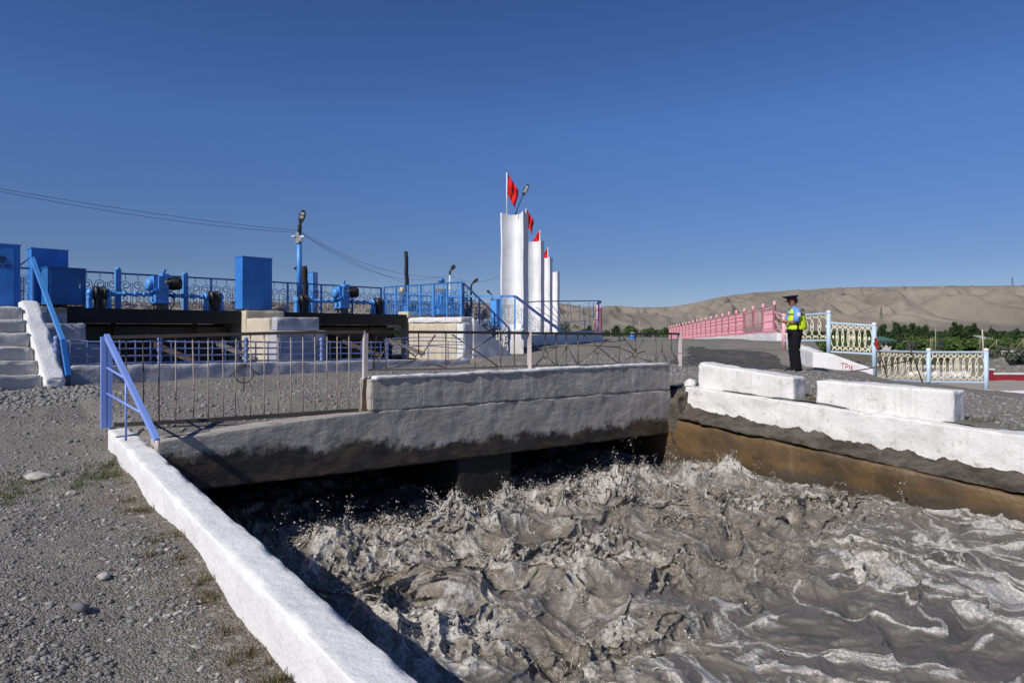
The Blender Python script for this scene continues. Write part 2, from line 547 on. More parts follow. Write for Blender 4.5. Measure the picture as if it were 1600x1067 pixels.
def gravel_mat():
    k = N('grey_gravel_ground')
    c = k.mix(k.ramp(k.noise(.55, 6, .6), .32, .68), (.268, .250, .222), (.186, .172, .151))
    c = k.mix(k.ramp(k.noise(2.3, 6, .65, dist=.6), .52, .7, 0, .55), c, (.135, .13, .12))
    c = k.mix(k.ramp(k.noise(4.1, 6, .7, dist=.4), .60, .74, 0, .45), c, (.33, .318, .30))
    gx, gy = k.xyz()[0:2]
    gu = k.math('ADD', k.math('MULTIPLY', gx, .781), k.math('MULTIPLY', gy, .6247))
    gv = k.math('ADD', k.math('MULTIPLY', gx, -.6247), k.math('MULTIPLY', gy, .781))
    near = k.math('ADD', gu, k.math('MULTIPLY', k.math('SUBTRACT', k.noise(1.7, 6, .65), .5), .9))
    strip = k.math('MULTIPLY', k.ramp(near, .72, 1.02), k.ramp(gv, 7.6, 6.6))
    strip = k.math('MULTIPLY', strip, k.ramp(gu, 1.45, 1.25))
    c = k.mix(k.math('MULTIPLY', strip, .75), c, (.145, .108, .075))
    lime = k.math('MULTIPLY', k.ramp(k.noise(10, 6, .72), .60, .64), k.math('MULTIPLY', k.ramp(near, .35, .85), k.ramp(gu, 1.45, 1.25)))
    c = k.mix(k.math('MULTIPLY', lime, k.ramp(gv, 7.6, 6.6, 0, .8)), c, (.58, .57, .55))
    st = k.n('ShaderNodeSeparateColor'); k.put(st.inputs[0], k.voro(85, out=1))
    c = k.mix(.5, c, k.mix(st.outputs[0], (.094, .088, .078), (.38, .358, .32)))
    st2 = k.n('ShaderNodeSeparateColor'); k.put(st2.inputs[0], k.voro(30, out=1))
    c = k.mix(k.ramp(st2.outputs[1], .80, .86, 0, .55), c, k.mix(st2.outputs[0], (.12, .115, .11), (.42, .41, .39)))
    k.bump(k.math('MULTIPLY', k.voro(85), -1), .9, .014)
    k.bump(k.math('MULTIPLY', k.voro(30), -1), .45, .016)
    k.bump(k.noise(7, 7, .7), .5, .05)
    return k.fin(c, .95, spec=.15)
M['gravel'] = gravel_mat()

def simple(name, c1, c2, sc=6, bump=.3, bd=.02, rough=.9, spec=.2):
    k = N(name)
    c = k.mix(k.ramp(k.noise(sc, 6), .32, .7), c1, c2)
    k.bump(k.noise(sc * 4, 4), bump, bd)
    return k.fin(c, rough, spec=spec)
M['asphalt'] = simple('dark_asphalt_patch', (.06, .058, .055), (.10, .096, .09), 4, .4)
M['plaza'] = simple('beige_paving', (.36, .32, .27), (.30, .27, .23), 1.2, .2)
M['rubble'] = simple('rubble_stone', (.20, .19, .175), (.33, .31, .28), 5, .9, .1)
M['plain'] = simple('valley_floor_earth', (.11, .105, .06), (.20, .17, .115), .05, .3, .3)
M['dry_grass'] = simple('dry_grass_blades', (.17, .13, .065), (.10, .10, .04), 12, .1)
M['green_grass'] = simple('green_grass_blades', (.07, .10, .03), (.12, .13, .05), 9, .1)
M['leaf_dark'] = simple('dark_green_leaves', (.026, .052, .020), (.050, .082, .030), 1.2, .1)
M['leaf_mid'] = simple('green_leaves', (.055, .10, .025), (.10, .15, .045), .8, .1)
M['leaf_grey'] = simple('grey_green_leaves', (.075, .095, .07), (.12, .13, .10), 2, .1)
M['bark'] = simple('brown_bark', (.08, .06, .045), (.13, .1, .08), 8, .5)
M['skin'] = simple('skin', (.33, .18, .115), (.29, .15, .095), 30, .05, .002, .55)
M['hair'] = simple('black_hair', (.010, .009, .008), (.02, .017, .014), 60, .3, .003, .5)
M['trousers'] = simple('black_trousers', (.005, .005, .008), (.009, .008, .012), 14, .2, .01, .85)
M['shirt'] = simple('light_blue_shirt', (.17, .36, .75), (.14, .31, .68), 10, .2, .01, .8)
M['vest'] = simple('yellow_green_vest', (.62, .82, .03), (.54, .74, .02), 8, .2, .012, .7)
M['vest_trim'] = simple('grey_reflective_tape', (.16, .16, .15), (.12, .12, .12), 40, .1, .002, .4)
M['navy'] = simple('navy_cap_cloth', (.012, .016, .045), (.018, .022, .055), 30, .1, .002, .8)
M['maroon'] = simple('dark_red_band', (.10, .012, .015), (.08, .01, .012), 30, .1, .002, .8)
M['shoe'] = simple('black_shoe_leather', (.01, .01, .01), (.016, .014, .013), 30, .1, .002, .3)
M['flag'] = simple('red_flag_cloth', (.62, .015, .02), (.52, .01, .015), 5, .15, .01, .75)
M['flag_sun'] = simple('yellow_flag_emblem', (.62, .28, .03), (.5, .2, .02), 5, .1, .01, .75)
M['sack'] = simple('white_sack', (.72, .71, .70), (.58, .56, .54), 5, .4, .03, .85)
M['stencil'] = simple('dark_stencil_paint', (.008, .02, .06), (.012, .03, .08), 20, .1, .002, .6)
M['red_letter'] = simple('red_brush_paint', (.62, .06, .05), (.70, .20, .17), 20, .1, .002, .8)
for nm, c in (('stone_a', (.27, .265, .255)), ('stone_b', (.16, .16, .162)), ('stone_c', (.47, .45, .41))):
    M[nm] = simple(nm + '_pebble', c, tuple(x * .7 for x in c), 9, .3, .008, .85)
def hill_mat():
    k = N('dry_loess_hillside')
    c = k.mix(k.ramp(k.noise(.006, 6), .35, .68), (.272, .242, .200), (.196, .176, .146))
    c = k.mix(k.ramp(k.noise(.03, 7, .65), .5, .72, 0, .4), c, (.155, .140, .115))
    c = k.mix(k.ramp(k.noise(1, 5, .6, vec=k.stretch(.004, .004, .12)), .62, .72, 0, .5), c, (.33, .29, .235))
    k.bump(k.noise(.02, 8, .65), .6, 5.0)
    return k.fin(c, 1.0, spec=.05)
M['hills'] = hill_mat()
def water_mat():
    k = N('muddy_foaming_water')
    a = k.n('ShaderNodeAttribute', attribute_name='foam').outputs['Fac']
    t = k.n('ShaderNodeAttribute', attribute_name='churn').outputs['Fac']
    mud = k.mix(k.ramp(k.noise(2.5, 5), .35, .7), (.142, .131, .114), (.096, .090, .080))
    tan = k.mix(k.ramp(k.noise(13, 6, .75), .36, .66), (.120, .104, .082), (.255, .222, .175))
    mud = k.mix(k.math('MULTIPLY', t, k.ramp(k.noise(2.4, 5, .6), .36, .62, .15, .95)), mud, tan)
    fine = k.noise(34, 5, .75)
    lace = k.math('ADD', a, k.math('MULTIPLY', k.math('SUBTRACT', fine, .5), k.ramp(a, .05, .4, .15, .75)))
    f = k.ramp(lace, .22, .85)
    foam = k.mix(k.ramp(k.noise(60, 3, .7), .38, .62), (.31, .295, .265), (.60, .585, .555))
    c = k.mix(f, mud, foam)
    fl = k.math('MULTIPLY', k.ramp(k.noise(95, 3, .7), .56, .66), k.ramp(t, .15, .7, .12, .75))
    c = k.mix(fl, c, (.46, .42, .36))
    k.bump(k.noise(14, 6, .7), .38, .035)
    k.bump(k.noise(60, 5, .75), .5, .012)
    return k.fin(c, k.ramp(f, 0, 1, .15, .5), spec=.42)
M['water'] = water_mat()
def spray_mat():
    k = N('muddy_spray')
    return k.fin(k.mix(k.ramp(k.noise(4, 3), .35, .65), (.40, .35, .28), (.52, .49, .44)), .2)
M['spray'] = spray_mat()
# ------------------------------------------------------------------ ground of both banks
CTRL = np.array([
 (-1,3.2,-1.65),(0,0,-1.75),(-2,-3,-1.8),(-4,1,-1.72),(-4.6,7.2,-1.34),(-3.2,5.4,-1.47),(-6,8,-1.2),(-4.35,5.8,-1.47),(-7,9.4,-1.1),
 (-9,6,-1.35),(-12,3,-1.5),(-20,10,-1.2),(-8.5,11.3,-.97),(-7.7,11.7,-.96),(-12,14,-.95),(-5.0,8.4,-1.09),(-3.6,7.2,-1.10),(-4.3,7.3,-1.30),(-4.0,6.6,-1.40),(-4.9,7.9,-1.25),(-5.3,8.6,-1.18),(-1.0,8.3,-1.0),(0.9,9.9,-.97),
 (2.6,11.5,-.96),(-3,10,-.98),(0,13,-.93),(-5.4,14,-.96),(-3.1,16.2,-.96),(-1.2,18,-.92),(-.2,19.8,-.84),(0,21.5,-.82),(1,26,-.55),(3.5,28,-.5),
 (5,40,-.64),(4,34,-.55),(3,20,-.78),(4.5,14,-.95),(9.3,24.5,-.42),(8.2,22,-.66),(8.0,26,-.4),(6,30,-.42),(10,32,-.45),(11,44,-.62),(8,60,-.95),(13,60,-1.0),
 (6.6,16.1,-.98),(5.2,13.5,-1.0),(7.9,18.2,-1.0),(8.9,18.0,-1.1),(2.9,12.0,-.97),(4.3,10.3,-1.03),(5.4,8.8,-1.16),(3.3,11.5,-1.0),(6.2,7.4,-1.28),(7.5,6.5,-1.36),
 (9,5,-1.5),(8,10.7,-1.38),(11.3,15,-1.58),(9.2,14,-1.28),(10,17.8,-1.36),(11.6,18.6,-1.58),(13.2,18.6,-1.75),(16,19,-1.95),(14,12,-1.6),(18,8,-1.8),(10,0,-1.6),(14,-6,-1.8)])
def bank_z(x, y):
    d2 = (x[:, None] - CTRL[None, :, 0])**2 + (y[:, None] - CTRL[None, :, 1])**2 + .05
    wgt = d2**-1.7
    return (wgt * CTRL[None, :, 2]).sum(1) / wgt.sum(1)
FENCE = [(16.0, 60.0), (14.6, 59.0), (10.75, 27.2), (9.45, 23.4), (8.95, 20.0), (9.0, 19.15), (9.9, 18.8), (11.8, 19.3), (13.3, 19.15), (17, 20.0), (30, 20.5), (60, 8)]
def outside(x, y):
    """distance beyond the fence line on the valley side (0 on the bank)"""
    best = np.full(len(x), 1e9); sgn = np.zeros(len(x))
    for (ax, ay), (bx, by) in zip(FENCE[:-1], FENCE[1:]):
        dx, dy = bx - ax, by - ay
        t = np.clip(((x - ax) * dx + (y - ay) * dy) / (dx*dx + dy*dy), 0, 1)
        d = np.hypot(x - ax - t * dx, y - ay - t * dy)
        c = dx * (y - ay) - dy * (x - ax)
        m = d < best
        best = np.where(m, d, best); sgn = np.where(m, c, sgn)
    return np.where(sgn > 0, best, 0)
def plain_z(x, y):
    return -2.25 - 1.05 * sstep(26, 75, y)
def ground_z(x, y, fine=True):
    x = np.asarray(x, float); y = np.asarray(y, float)
    z = bank_z(x, y)
    o = sstep(.15, 2.6, outside(x, y))
    o = np.maximum(o, sstep(46, 62, y) * (x < 6.5))
    z = z + (plain_z(x, y) - z) * o
    # sluice pit behind the low wall
    s = (x - G0.x) * EG.x + (y - G0.y) * EG.y
    n = (x - G0.x) * NG.x + (y - G0.y) * NG.y
    wall = (x + 7.7) - (y - 11.9)                      # >0 on the camera side of the low wall
    pit = (s > -1.0) & (s < 8.6) & (wall < -.25) & (n < 8)
    z = np.where(pit, -2.6, z)
    uu_, vv_ = EU.x * x + EU.y * y, EV.x * x + EV.y * y
    deck = sstep(1.30, 1.50, uu_) * sstep(6.9, 7.3, vv_) * (uu_ < 9.5) * (vv_ < 14)
    z = np.where(deck > 0, np.maximum(z, z + (-1.04 - z) * deck), z)
    if fine:
        calm = 1 - .8 * sstep(.55, .12, np.abs(uu_ - 1.2)) * (vv_ < 9)
        z = z + calm * .035 * fbm(x * .9, y * .9, 0, 4) + .010 * fbm(x * 6, y * 6, 3, 3)
    return z
def gz(x, y): return float(ground_z(np.array([x]), np.array([y]), False)[0])

def lines(*seg):
    out = []
    for a, b, st in seg: out.append(np.arange(a, b, st))
    return np.unique(np.round(np.concatenate(out), 4))
gu = lines((-40, -12, 2), (-12, -6, .35), (-6, -3, .12), (-3, 1.33, .045), (1.33, 9.5, .12), (9.5, 16, .10), (16, 24, .25), (24, 70.1, 1.5))
gv = lines((-14, -3, .6), (-3, 0, .15), (0, 7.34, .05), (7.34, 9, .06), (9, 20, .11), (20, 30, .3), (30, 80.1, 1.5))
uu, vv = np.meshgrid(gu, gv, indexing='ij')
gp = wnp(np.stack([uu.ravel(), vv.ravel(), 0 * uu.ravel()], 1))
gp[:, 2] = np.concatenate([ground_z(a[:, 0], a[:, 1]) for a in np.array_split(gp, 40)])
cu, cv = (uu[:-1,:-1] + uu[1:,1:]) / 2, (vv[:-1,:-1] + vv[1:,1:]) / 2
keep = ~((cu > 1.33) & (cu < 9.48) & (cv < 7.34))
ground = grid_mesh('ground', gp, len(gu), len(gv), M['gravel'], keep)
tag(ground, 'grey gravel road and banks beside the canal', 'ground', kind='structure')
# the valley floor, one sheet to the horizon
pa = np.concatenate([[-9000, -3000, -800], np.arange(-300, 301, 12), [800, 3000, 9000]]).astype(float)
pb = np.concatenate([[-200], np.arange(-60, 500, 12), [700, 1200, 3000, 9000]]).astype(float)
a, b_ = np.meshgrid(pa, pb, indexing='ij')
pp = np.stack([a.ravel(), b_.ravel(), 0 * a.ravel() - 3.32], 1)
near = (np.abs(pp[:, 0]) < 320) & (pp[:, 1] < 500) & (pp[:, 1] > 72)
pp[:, 2] += near * .25 * fbm(pp[:, 0] * .03, pp[:, 1] * .03, 0, 4) * sstep(72, 100, pp[:, 1])
pl = grid_mesh('valley_floor', pp, len(pa), len(pb), M['plain'])
tag(pl, 'dry flat valley floor below the embankment', 'ground', kind='structure')

# paved plaza and dark asphalt patches: sheets laid just above the ground
def sheet(name, poly, m, dz, label, step=.25):
    xs = [p[0] for p in poly]; ys = [p[1] for p in poly]
    A = np.arange(min(xs), max(xs), step); B = np.arange(min(ys), max(ys), step)
    a, b = np.meshgrid(A, B, indexing='ij')
    q = np.stack([a.ravel(), b.ravel(), ground_z(a.ravel(), b.ravel()) + dz], 1)
    ca, cb = ((a[:-1,:-1] + a[1:,1:]) / 2).ravel(), ((b[:-1,:-1] + b[1:,1:]) / 2).ravel()
    ca2 = ca + .3 * fbm(ca * 1.5, cb * 1.5, 9, 3); cb2 = cb + .3 * fbm(ca * 1.5, cb * 1.5, 19, 3)
    ins = np.zeros(len(ca), bool)
    for (x1, y1), (x2, y2) in zip(poly, poly[1:] + poly[:1]):
        c = ((y1 > cb2) != (y2 > cb2)) & (ca2 < (x2 - x1) * (cb2 - y1) / (y2 - y1 + 1e-9) + x1)
        ins ^= c
    o = grid_mesh(name, q, len(A), len(B), m, ins)
    return tag(o, label, 'ground', kind='structure')
sheet('plaza', [(12.0, 20.2), (40, 21.5), (48, 40), (17, 40), (13, 26)], M['plaza'], .03, 'beige paved plaza beyond the fence')
sheet('asphalt_patch', [(4.3, 17.5), (7.2, 17.6), (8.0, 20.5), (6.2, 24), (5.5, 21), (4.4, 19)], M['asphalt'], .012, 'dark patch on the road near the pink fence', .08)

# ------------------------------------------------------------------ hills
def interp(x, tab):
    a = np.array(tab, float); return np.interp(x, a[:, 0], a[:, 1])
SKY = [(-500, 468), (-100, 471), (400, 471), (700, 472), (820, 474), (868, 473), (892, 476), (915, 479), (940, 478.5), (962, 477.5), (1000, 480.5), (1050, 479), (1085, 473), (1115, 466.5), (1142, 461),
       (1165, 458.5), (1190, 456), (1250, 453), (1300, 450.5), (1400, 447.5), (1500, 446.5), (1600, 446), (1750, 444), (2200, 446)]
hx = np.linspace(-500, 2000, 1300); hd = np.concatenate([np.linspace(620, 1500, 260), np.linspace(1510, 2100, 20)])
a, d = np.meshgrid(hx, hd, indexing='ij'); a, d = a.ravel(), d.ravel()
X = (a - 800) / F * d
env = (HY - interp(a, SKY)) / F * 1480 + 3
t = np.clip((d - 660) / (1480 - 660), 0, 1)
wx = X + 45 * fbm(X * .003, d * .003, 1, 3); wd = d + 60 * fbm(X * .003, d * .003, 5, 3)
sa = lambda a, e: np.sqrt(a * a + e * e) - e
n1 = sa(fbm(wx * .0078 + wd * .0022, wd * .0020, 2.0, 2, 2.3, .35), .06) * 2.3
n2 = sa(fbm(wx * .019 - wd * .004, wd * .006, 7.0, 2, 2.2, .4), .08) * 2.1
n3 = sa(fbm(wx * .045, wd * .015, 3.0, 2), .1) * 1.8
prof = np.where(t < .22, t * .55, .121 + (t - .22) * (1 - .121) / .78)
mid = np.clip((t - .10) / .3, 0, 1) * np.clip((1.0 - t) / .42, 0, 1)
sp1, sp2, sp3 = np.clip(1 - n1, 0, 1), np.clip(1 - n2, 0, 1), np.clip(1 - n3, 0, 1)
z = -3.3 + env * np.clip(prof + mid * (.46 * (sp1 - .66) + .20 * (sp2 - .6) + .05 * (sp3 - .5) * 1.6), 0, 1.0)
z = np.where(t >= 1, -3 + env * (1 - .25 * sstep(1480, 2100, d)) - .3, z)
z = z + .4 * mid * fbm(X * .03, d * .03, 9, 4)
low = sstep(640, 700, d); z = -3.6 + (z + 3.6) * low
hp = np.stack([X, d, z], 1)
hl = grid_mesh('hills', hp, len(hx), len(hd), M['hills'])
tag(hl, 'dry brown eroded hills along the horizon', 'hills', kind='structure')

# ------------------------------------------------------------------ water
WL = -2.14
def torn(u, v):
    return sstep(-.28, .38, fbm(u * .85, v * .85, 71, 3))
def water_fields(u, v):
    """turbulence, height, foam"""
    T = sstep(1.9, 4.6, v + .75 * fbm(u * .55, v * .55, 2, 3) + .35 * np.exp(-((u - 3.4) / 1.4)**2))
    T = T * (0.5 + .5 * sstep(1.5, 2.7, u)) * (1 - .5 * sstep(8.0, 9.0, u))
    T = np.where(v > 7.0, T * (1 - sstep(7.0, 8.5, v)), T)
    br = torn(u, v)
    wob = .30 * np.sin(u * 1.3) + .45 * fbm(u * .9, 0 * v, 33, 3)
    crest = np.exp(-((v - 6.0 - wob) / .46)**2) * (.20 + 1.0 * np.clip(fbm(u * .9, v * .4, 14, 3) + .30, 0, 1)) * sstep(1.7, 2.6, u)
    c2 = np.exp(-((v - 4.6 - .35 * np.sin(u * 1.1 + 1) - .5 * fbm(u * .8, 0 * v, 43, 2)) / .45)**2) * np.clip(fbm(u * .7, v * .6, 24, 3) + .25, 0, 1)
    # swirled coordinates
    w1x, w1y = fbm(u * .8, v * .8, 3, 3), fbm(u * .8, v * .8, 8, 3)
    qx, qv = u + .45 * w1x, v + .45 * w1y
    sx, sy = pn(qx * 2.3, qv * 2.3, 13), pn(qx * 2.3, qv * 2.3, 18)
    qx, qv = qx + .16 * sx, qv + .16 * sy
    big = fbm(qx * .62, qv * .7, 1, 2)
    rb1 = 1 - np.abs(fbm(qx * 1.25, qv * 1.6, 4, 2, 2.1, .5)) * 2.4
    rb2 = 1 - np.abs(fbm(qx * 3.0, qv * 3.4, 21, 2, 2.2, .5)) * 2.3
    rb3 = 1 - np.abs(fbm(qx * 7.5, qv * 7.5, 61, 2, 2.2, .5)) * 2.2
    rb4 = 1 - np.abs(fbm(qx * 18, qv * 18, 67, 2, 2.2, .5)) * 2.2
    sm = fbm(qx * 2.6, qv * 2.6, 11, 4, 2.1, .5)
    band0 = sstep(-.25, .45, fbm(u * .5, v * .45, 51, 4))
    h = .10 * big + .045 * rb1 + .018 * rb2 * (.4 + br) + .020 * sm
    k3 = np.clip(rb2, 0, 1)
    rb5 = 1 - np.abs(fbm(qx * 38, qv * 38, 77, 2, 2.2, .5)) * 2.2
    rb5 = 1 - np.abs(fbm(qx * 38, qv * 38, 77, 2, 2.2, .5)) * 2.2
    frx = fbm(qx * 2.6, qv * 2.9, 83, 3, 2.1, .55)
    fr = fbm(u * 6 + .5 * sx, v * 6 + .5 * sy, 87, 4, 2.15, .62)
    wide = .16 + .84 * br
    h = h + T * (.07 * big + (.050 * rb1 + .060 * frx) + wide * (.058 * fr + .022 * rb2 + .016 * rb3 * (.3 + k3) + .012 * rb4 + .006 * rb5)) + .33 * crest + .16 * c2 * T
    h = h + (1 - T) * (.010 * rb3 * band0 + .006 * rb3 + .004 * rb4 + .030 * frx) + .05 * sstep(5, 1.5, v)
    spike = np.clip(rb3, 0, 1)**2 * np.clip(fbm(u * 2.6, v * 2.6, 91, 2) + .15, 0, 1)
    h = h + (crest + c2) * T * spike * .16
    h = h - .05 - .16 * T * sstep(6.3, 7.4, v)
    # foam: thin swirled lines drawn out along the current, gathered in bands
    fx = u * .95 + 1.1 * fbm(u * .7, v * .5, 31, 3) + .10 * sx; fv = v * .55 + .6 * fbm(u * .6, v * .5, 35, 3) + .10 * sy
    n1, n2, n3 = np.abs(fbm(fx * 1.3, fv * 1.3, 41, 3, 2.1, .5)), np.abs(fbm(fx * 3.4, fv * 3.2, 47, 3, 2.1, .5)), np.abs(fbm(fx * 9, fv * 8, 57, 2))
    band = sstep(-.25, .45, fbm(u * .5, v * .45, 51, 4))
    l1 = np.clip(1 - n1 * (5.2 - 2.6 * band), 0, 1); l2 = np.clip(1 - n2 * (5.0 - 1.8 * band), 0, 1); l3 = np.clip(1 - n3 * 4.5, 0, 1)
    foam = np.clip(1.0 * l1 * (.45 + .55 * l2 + .4 * l3) + .72 * l2 * (.45 + .55 * band) * (.40 + .60 * l3) + .36 * l3 * (.3 + .7 * band) + .14 * band, 0, 1)
    l2s = .4 + .6 * l2
    tf = np.clip(wide * (.55 * sstep(-.3, .7, fr) + .40 * np.clip(rb3, 0, 1) * l2s + .35 * np.clip(rb4, 0, 1)) * (.35 + .65 * sstep(-.4, .5, frx)) + (crest + c2) * np.clip(rb4 + .2, 0, 1) * .55, 0, 1)
    foam = foam * (1 - .60 * T) + T * tf * .80
    h = h + .018 * foam * (1 - T)
    return np.clip(T, 0, 1), h, np.clip(foam, 0, 1)
def water_sheet(name, A, B):
    a, b = np.meshgrid(A, B, indexing='ij'); u, v = a.ravel(), b.ravel()
    T, h, f = water_fields(u, v)
    e = .02
    hu = (water_fields(u + e, v)[1] - h) / e; hv = (water_fields(u, v + e)[1] - h) / e
    k = .010 + .006 * T                                   # points drift towards the crests, which sharpens them
    du = k * np.clip(hu, -1.6, 1.6); dv = k * np.clip(hv, -1.6, 1.6)
    z0 = WL + h
    am = .012 * T * torn(u, v)                             # small overhanging tatters
    tx, ty = fbm(u * 11, v * 11, z0 * 11, 3), fbm(u * 11 + 40, v * 11, z0 * 11, 3)
    q = np.stack([u + du + am * tx, v + dv + am * ty, z0], 1)
    q[:, 0] = np.clip(q[:, 0], 1.30, 9.35)
    return grid_mesh(name, wnp(q), len(A), len(B), M['water'], None, (0,0,0), {'foam': f, 'churn': T})
VB = 1.0
wa = water_sheet('water', np.arange(1.32, 9.32, .0125), np.concatenate([np.arange(VB, 7.4, .0125), np.arange(7.4, 9.2, .05), np.arange(9.2, 14.0, .2)]))
tag(wa, 'churning muddy brown canal water with pale foam', 'water', kind='structure')
wb = water_sheet('water', np.arange(1.32, 9.32, .06), np.arange(-14, VB + .05, .06))
wb.location.z = -.004
tag(wb, 'muddy canal water flowing away downstream', 'water', kind='structure')

# flying spray: ligaments, torn sheets and droplets above the churning crest
def ico():
    b = bmesh.new(); bmesh.ops.create_icosphere(b, subdivisions=1, radius=1)
    v = np.array([x.co for x in b.verts]); f = np.array([[q.index for q in x.verts] for x in b.faces]); b.free(); return v, f
IV, IF = ico()
def scatter_balls(c, r, stretch=None):
    n = len(c)
    sc = rng.uniform(.75, 1.25, (n, 1, 3))
    v = c[:, None, :] + IV[None] * r[:, None, None] * sc
    f = IF[None] + (np.arange(n) * len(IV))[:, None, None]
    return v.reshape(-1, 3), f.reshape(-1, 3)
cs, rs = [], []
for i in range(620):
    u0 = rng.uniform(1.8, 9.0); v0 = rng.normal(6.15, .42) if rng.random() < .6 else rng.uniform(2.6, 6.6)
    if v0 > 7.0: continue
    T0, h0, f0 = water_fields(np.array([u0]), np.array([v0]))
    if rng.random() > T0[0] * (.25 + .9 * torn(np.array([u0]), np.array([v0]))[0]): continue
    n = int(rng.integers(10, 46)); up = rng.uniform(.3, 1.0) * (1.9 if rng.random() < .12 else 1.0); an = rng.uniform(0, 6.283); sp_h = rng.uniform(.1, .8)
    tt = rng.uniform(0, 1, n)**1.3 * rng.uniform(.10, .30); j = rng.normal(0, .035, (n, 3)) * (.3 + tt[:, None] * 5)
    c = np.stack([u0 + math.cos(an) * sp_h * tt + j[:, 0], v0 + math.sin(an) * sp_h * tt + j[:, 1], WL + h0[0] + up * 1.5 * tt - 4.9 * tt**2 * .8 + np.abs(j[:, 2]) * .8], 1)
    cs.append(c); rs.append(np.minimum(.0016 + rng.exponential(.0019, n), .011) * (1.25 - tt))
nd = 26000
du_ = rng.uniform(1.7, 9.0, nd); dv_ = np.where(rng.random(nd) < .5, rng.normal(6.1, .5, nd), rng.uniform(2.4, 6.8, nd))
Td, hd_, fd = water_fields(du_, dv_); ok = (rng.random(nd) < Td * torn(du_, dv_) + .03) & (dv_ < 7.1)
cs.append(np.stack([du_, dv_, WL + hd_ + rng.exponential(.028, nd) + .003], 1)[ok]); rs.append((.0012 + rng.exponential(.0012, nd))[ok])
dc = wnp(np.concatenate(cs)); dr = np.concatenate(rs)
V1, F1 = scatter_balls(dc, np.minimum(dr, .012))
mb = MB()
for i in range(900):
    u0 = rng.uniform(1.8, 9.0); v0 = rng.normal(6.1, .45) if rng.random() < .55 else rng.uniform(2.4, 6.8)
    if v0 > 7.0: continue
    T0, h0, f0 = water_fields(np.array([u0]), np.array([v0]))
    if rng.random() > T0[0] * torn(np.array([u0]), np.array([v0]))[0] * .7: continue
    L = rng.uniform(.025, .11); an = rng.uniform(0, 6.283); ln = rng.uniform(.3, 1.6); r0 = rng.uniform(.0022, .0050)
    pts = [W(u0 + math.cos(an) * ln * L * t + .005 * math.sin(t * 8 + i), v0 + math.sin(an) * ln * L * t, WL + h0[0] - .012 + L * (1.2 * t - .7 * min(ln, 1) * t * t)) for t in np.linspace(0, 1, 6)]
    mb.tube(pts, [r0 * 2.2, r0 * 1.2, r0, r0 * .7, r0 * .8, r0 * 1.1], 5)
V2 = np.array(mb.v, float); F2 = np.array([f for f in mb.f if len(f) == 4]); F2 = np.concatenate([F2[:, [0, 1, 2]], F2[:, [0, 2, 3]]])
F1 = np.concatenate([F1, F2 + len(V1)]); V1 = np.concatenate([V1, V2])
sp = tri_soup('spray', V1, F1, M['spray'], smooth=True)
tag(sp, 'muddy drops and ribbons of water thrown up by the current', 'spray', kind='stuff')

# ------------------------------------------------------------------ pebbles, stones and grass on the left bank
def scatter_stones(name, n, zone, rlo, rex, m, label, flat=.6, seed=1):
    g = np.random.default_rng(seed)
    x, y = zone(g, n)
    r = np.minimum(rlo + g.exponential(rex, n), rlo * 6)
    z = ground_z(x, y) + r * .12
    v = IV[None] * r[:, None, None] * g.uniform(.6, 1.3, (n, 1, 3)) * np.array([1, 1, flat])
    v = v * (1 + g.normal(0, .12, (n, len(IV), 1)))
    an = g.uniform(0, 6.28, n); c, s = np.cos(an)[:, None], np.sin(an)[:, None]
    v = np.stack([v[..., 0] * c - v[..., 1] * s, v[..., 0] * s + v[..., 1] * c, v[..., 2]], -1) + np.stack([x, y, z], 1)[:, None]
    f = IF[None] + (np.arange(n) * len(IV))[:, None, None]
    o = tri_soup(name, v.reshape(-1, 3), f.reshape(-1, 3), m, smooth=True)
    return tag(o, label, 'gravel', kind='stuff')
def near_zone(g, n):
    u = 1.1 - np.abs(g.normal(0, 2.6, n)); v = g.uniform(.8, 8.0, n)**1.0
    pt = wnp(np.stack([u, v, u * 0], 1)); cl = fbm(pt[:, 0] * 1.1, pt[:, 1] * 1.1, 5, 3)
    k = g.random(n) < .25 + 1.2 * np.clip(cl + .2, 0, 1)
    idx = np.where(k)[0]; idx = g.choice(idx, n)
    return pt[idx, 0] + g.normal(0, .02, n), pt[idx, 1] + g.normal(0, .02, n)
scatter_stones('gravel', 16000, near_zone, .004, .0045, M['stone_a'], 'small grey pebbles strewn on the left bank', seed=1)
scatter_stones('gravel', 6000, near_zone, .004, .0045, M['stone_b'], 'dark pebbles strewn on the left bank', seed=2)
scatter_stones('gravel', 3000, near_zone, .0035, .005, M['stone_c'], 'pale pebbles strewn on the left bank', seed=3)
def road_zone(g, n):
    u = g.uniform(-3, 9, n); v = g.uniform(7.6, 13.6, n); p = wnp(np.stack([u, v, u*0], 1)); return p[:, 0], p[:, 1]
scatter_stones('gravel', 9000, road_zone, .008, .007, M['stone_a'], 'grey gravel on the road over the bridge', seed=4)
def right_zone(g, n):
    u = g.uniform(9.9, 15.5, n); v = g.uniform(2.4, 14, n); p = wnp(np.stack([u, v, u*0], 1)); return p[:, 0], p[:, 1]
scatter_stones('gravel', 9000, right_zone, .009, .010, M['stone_a'], 'grey gravel on the right bank behind the blocks', seed=5)
def heap_zone(g, n):
    s = g.uniform(-4.5, -1.2, n); k = g.normal(5.6, .35, n); p = gnp(np.stack([s, k, s*0], 1)); return p[:, 0], p[:, 1]
scatter_stones('gravel', 4500, heap_zone, .009, .011, M['stone_a'], 'coarse gravel heaped at the foot of the steps', seed=6)

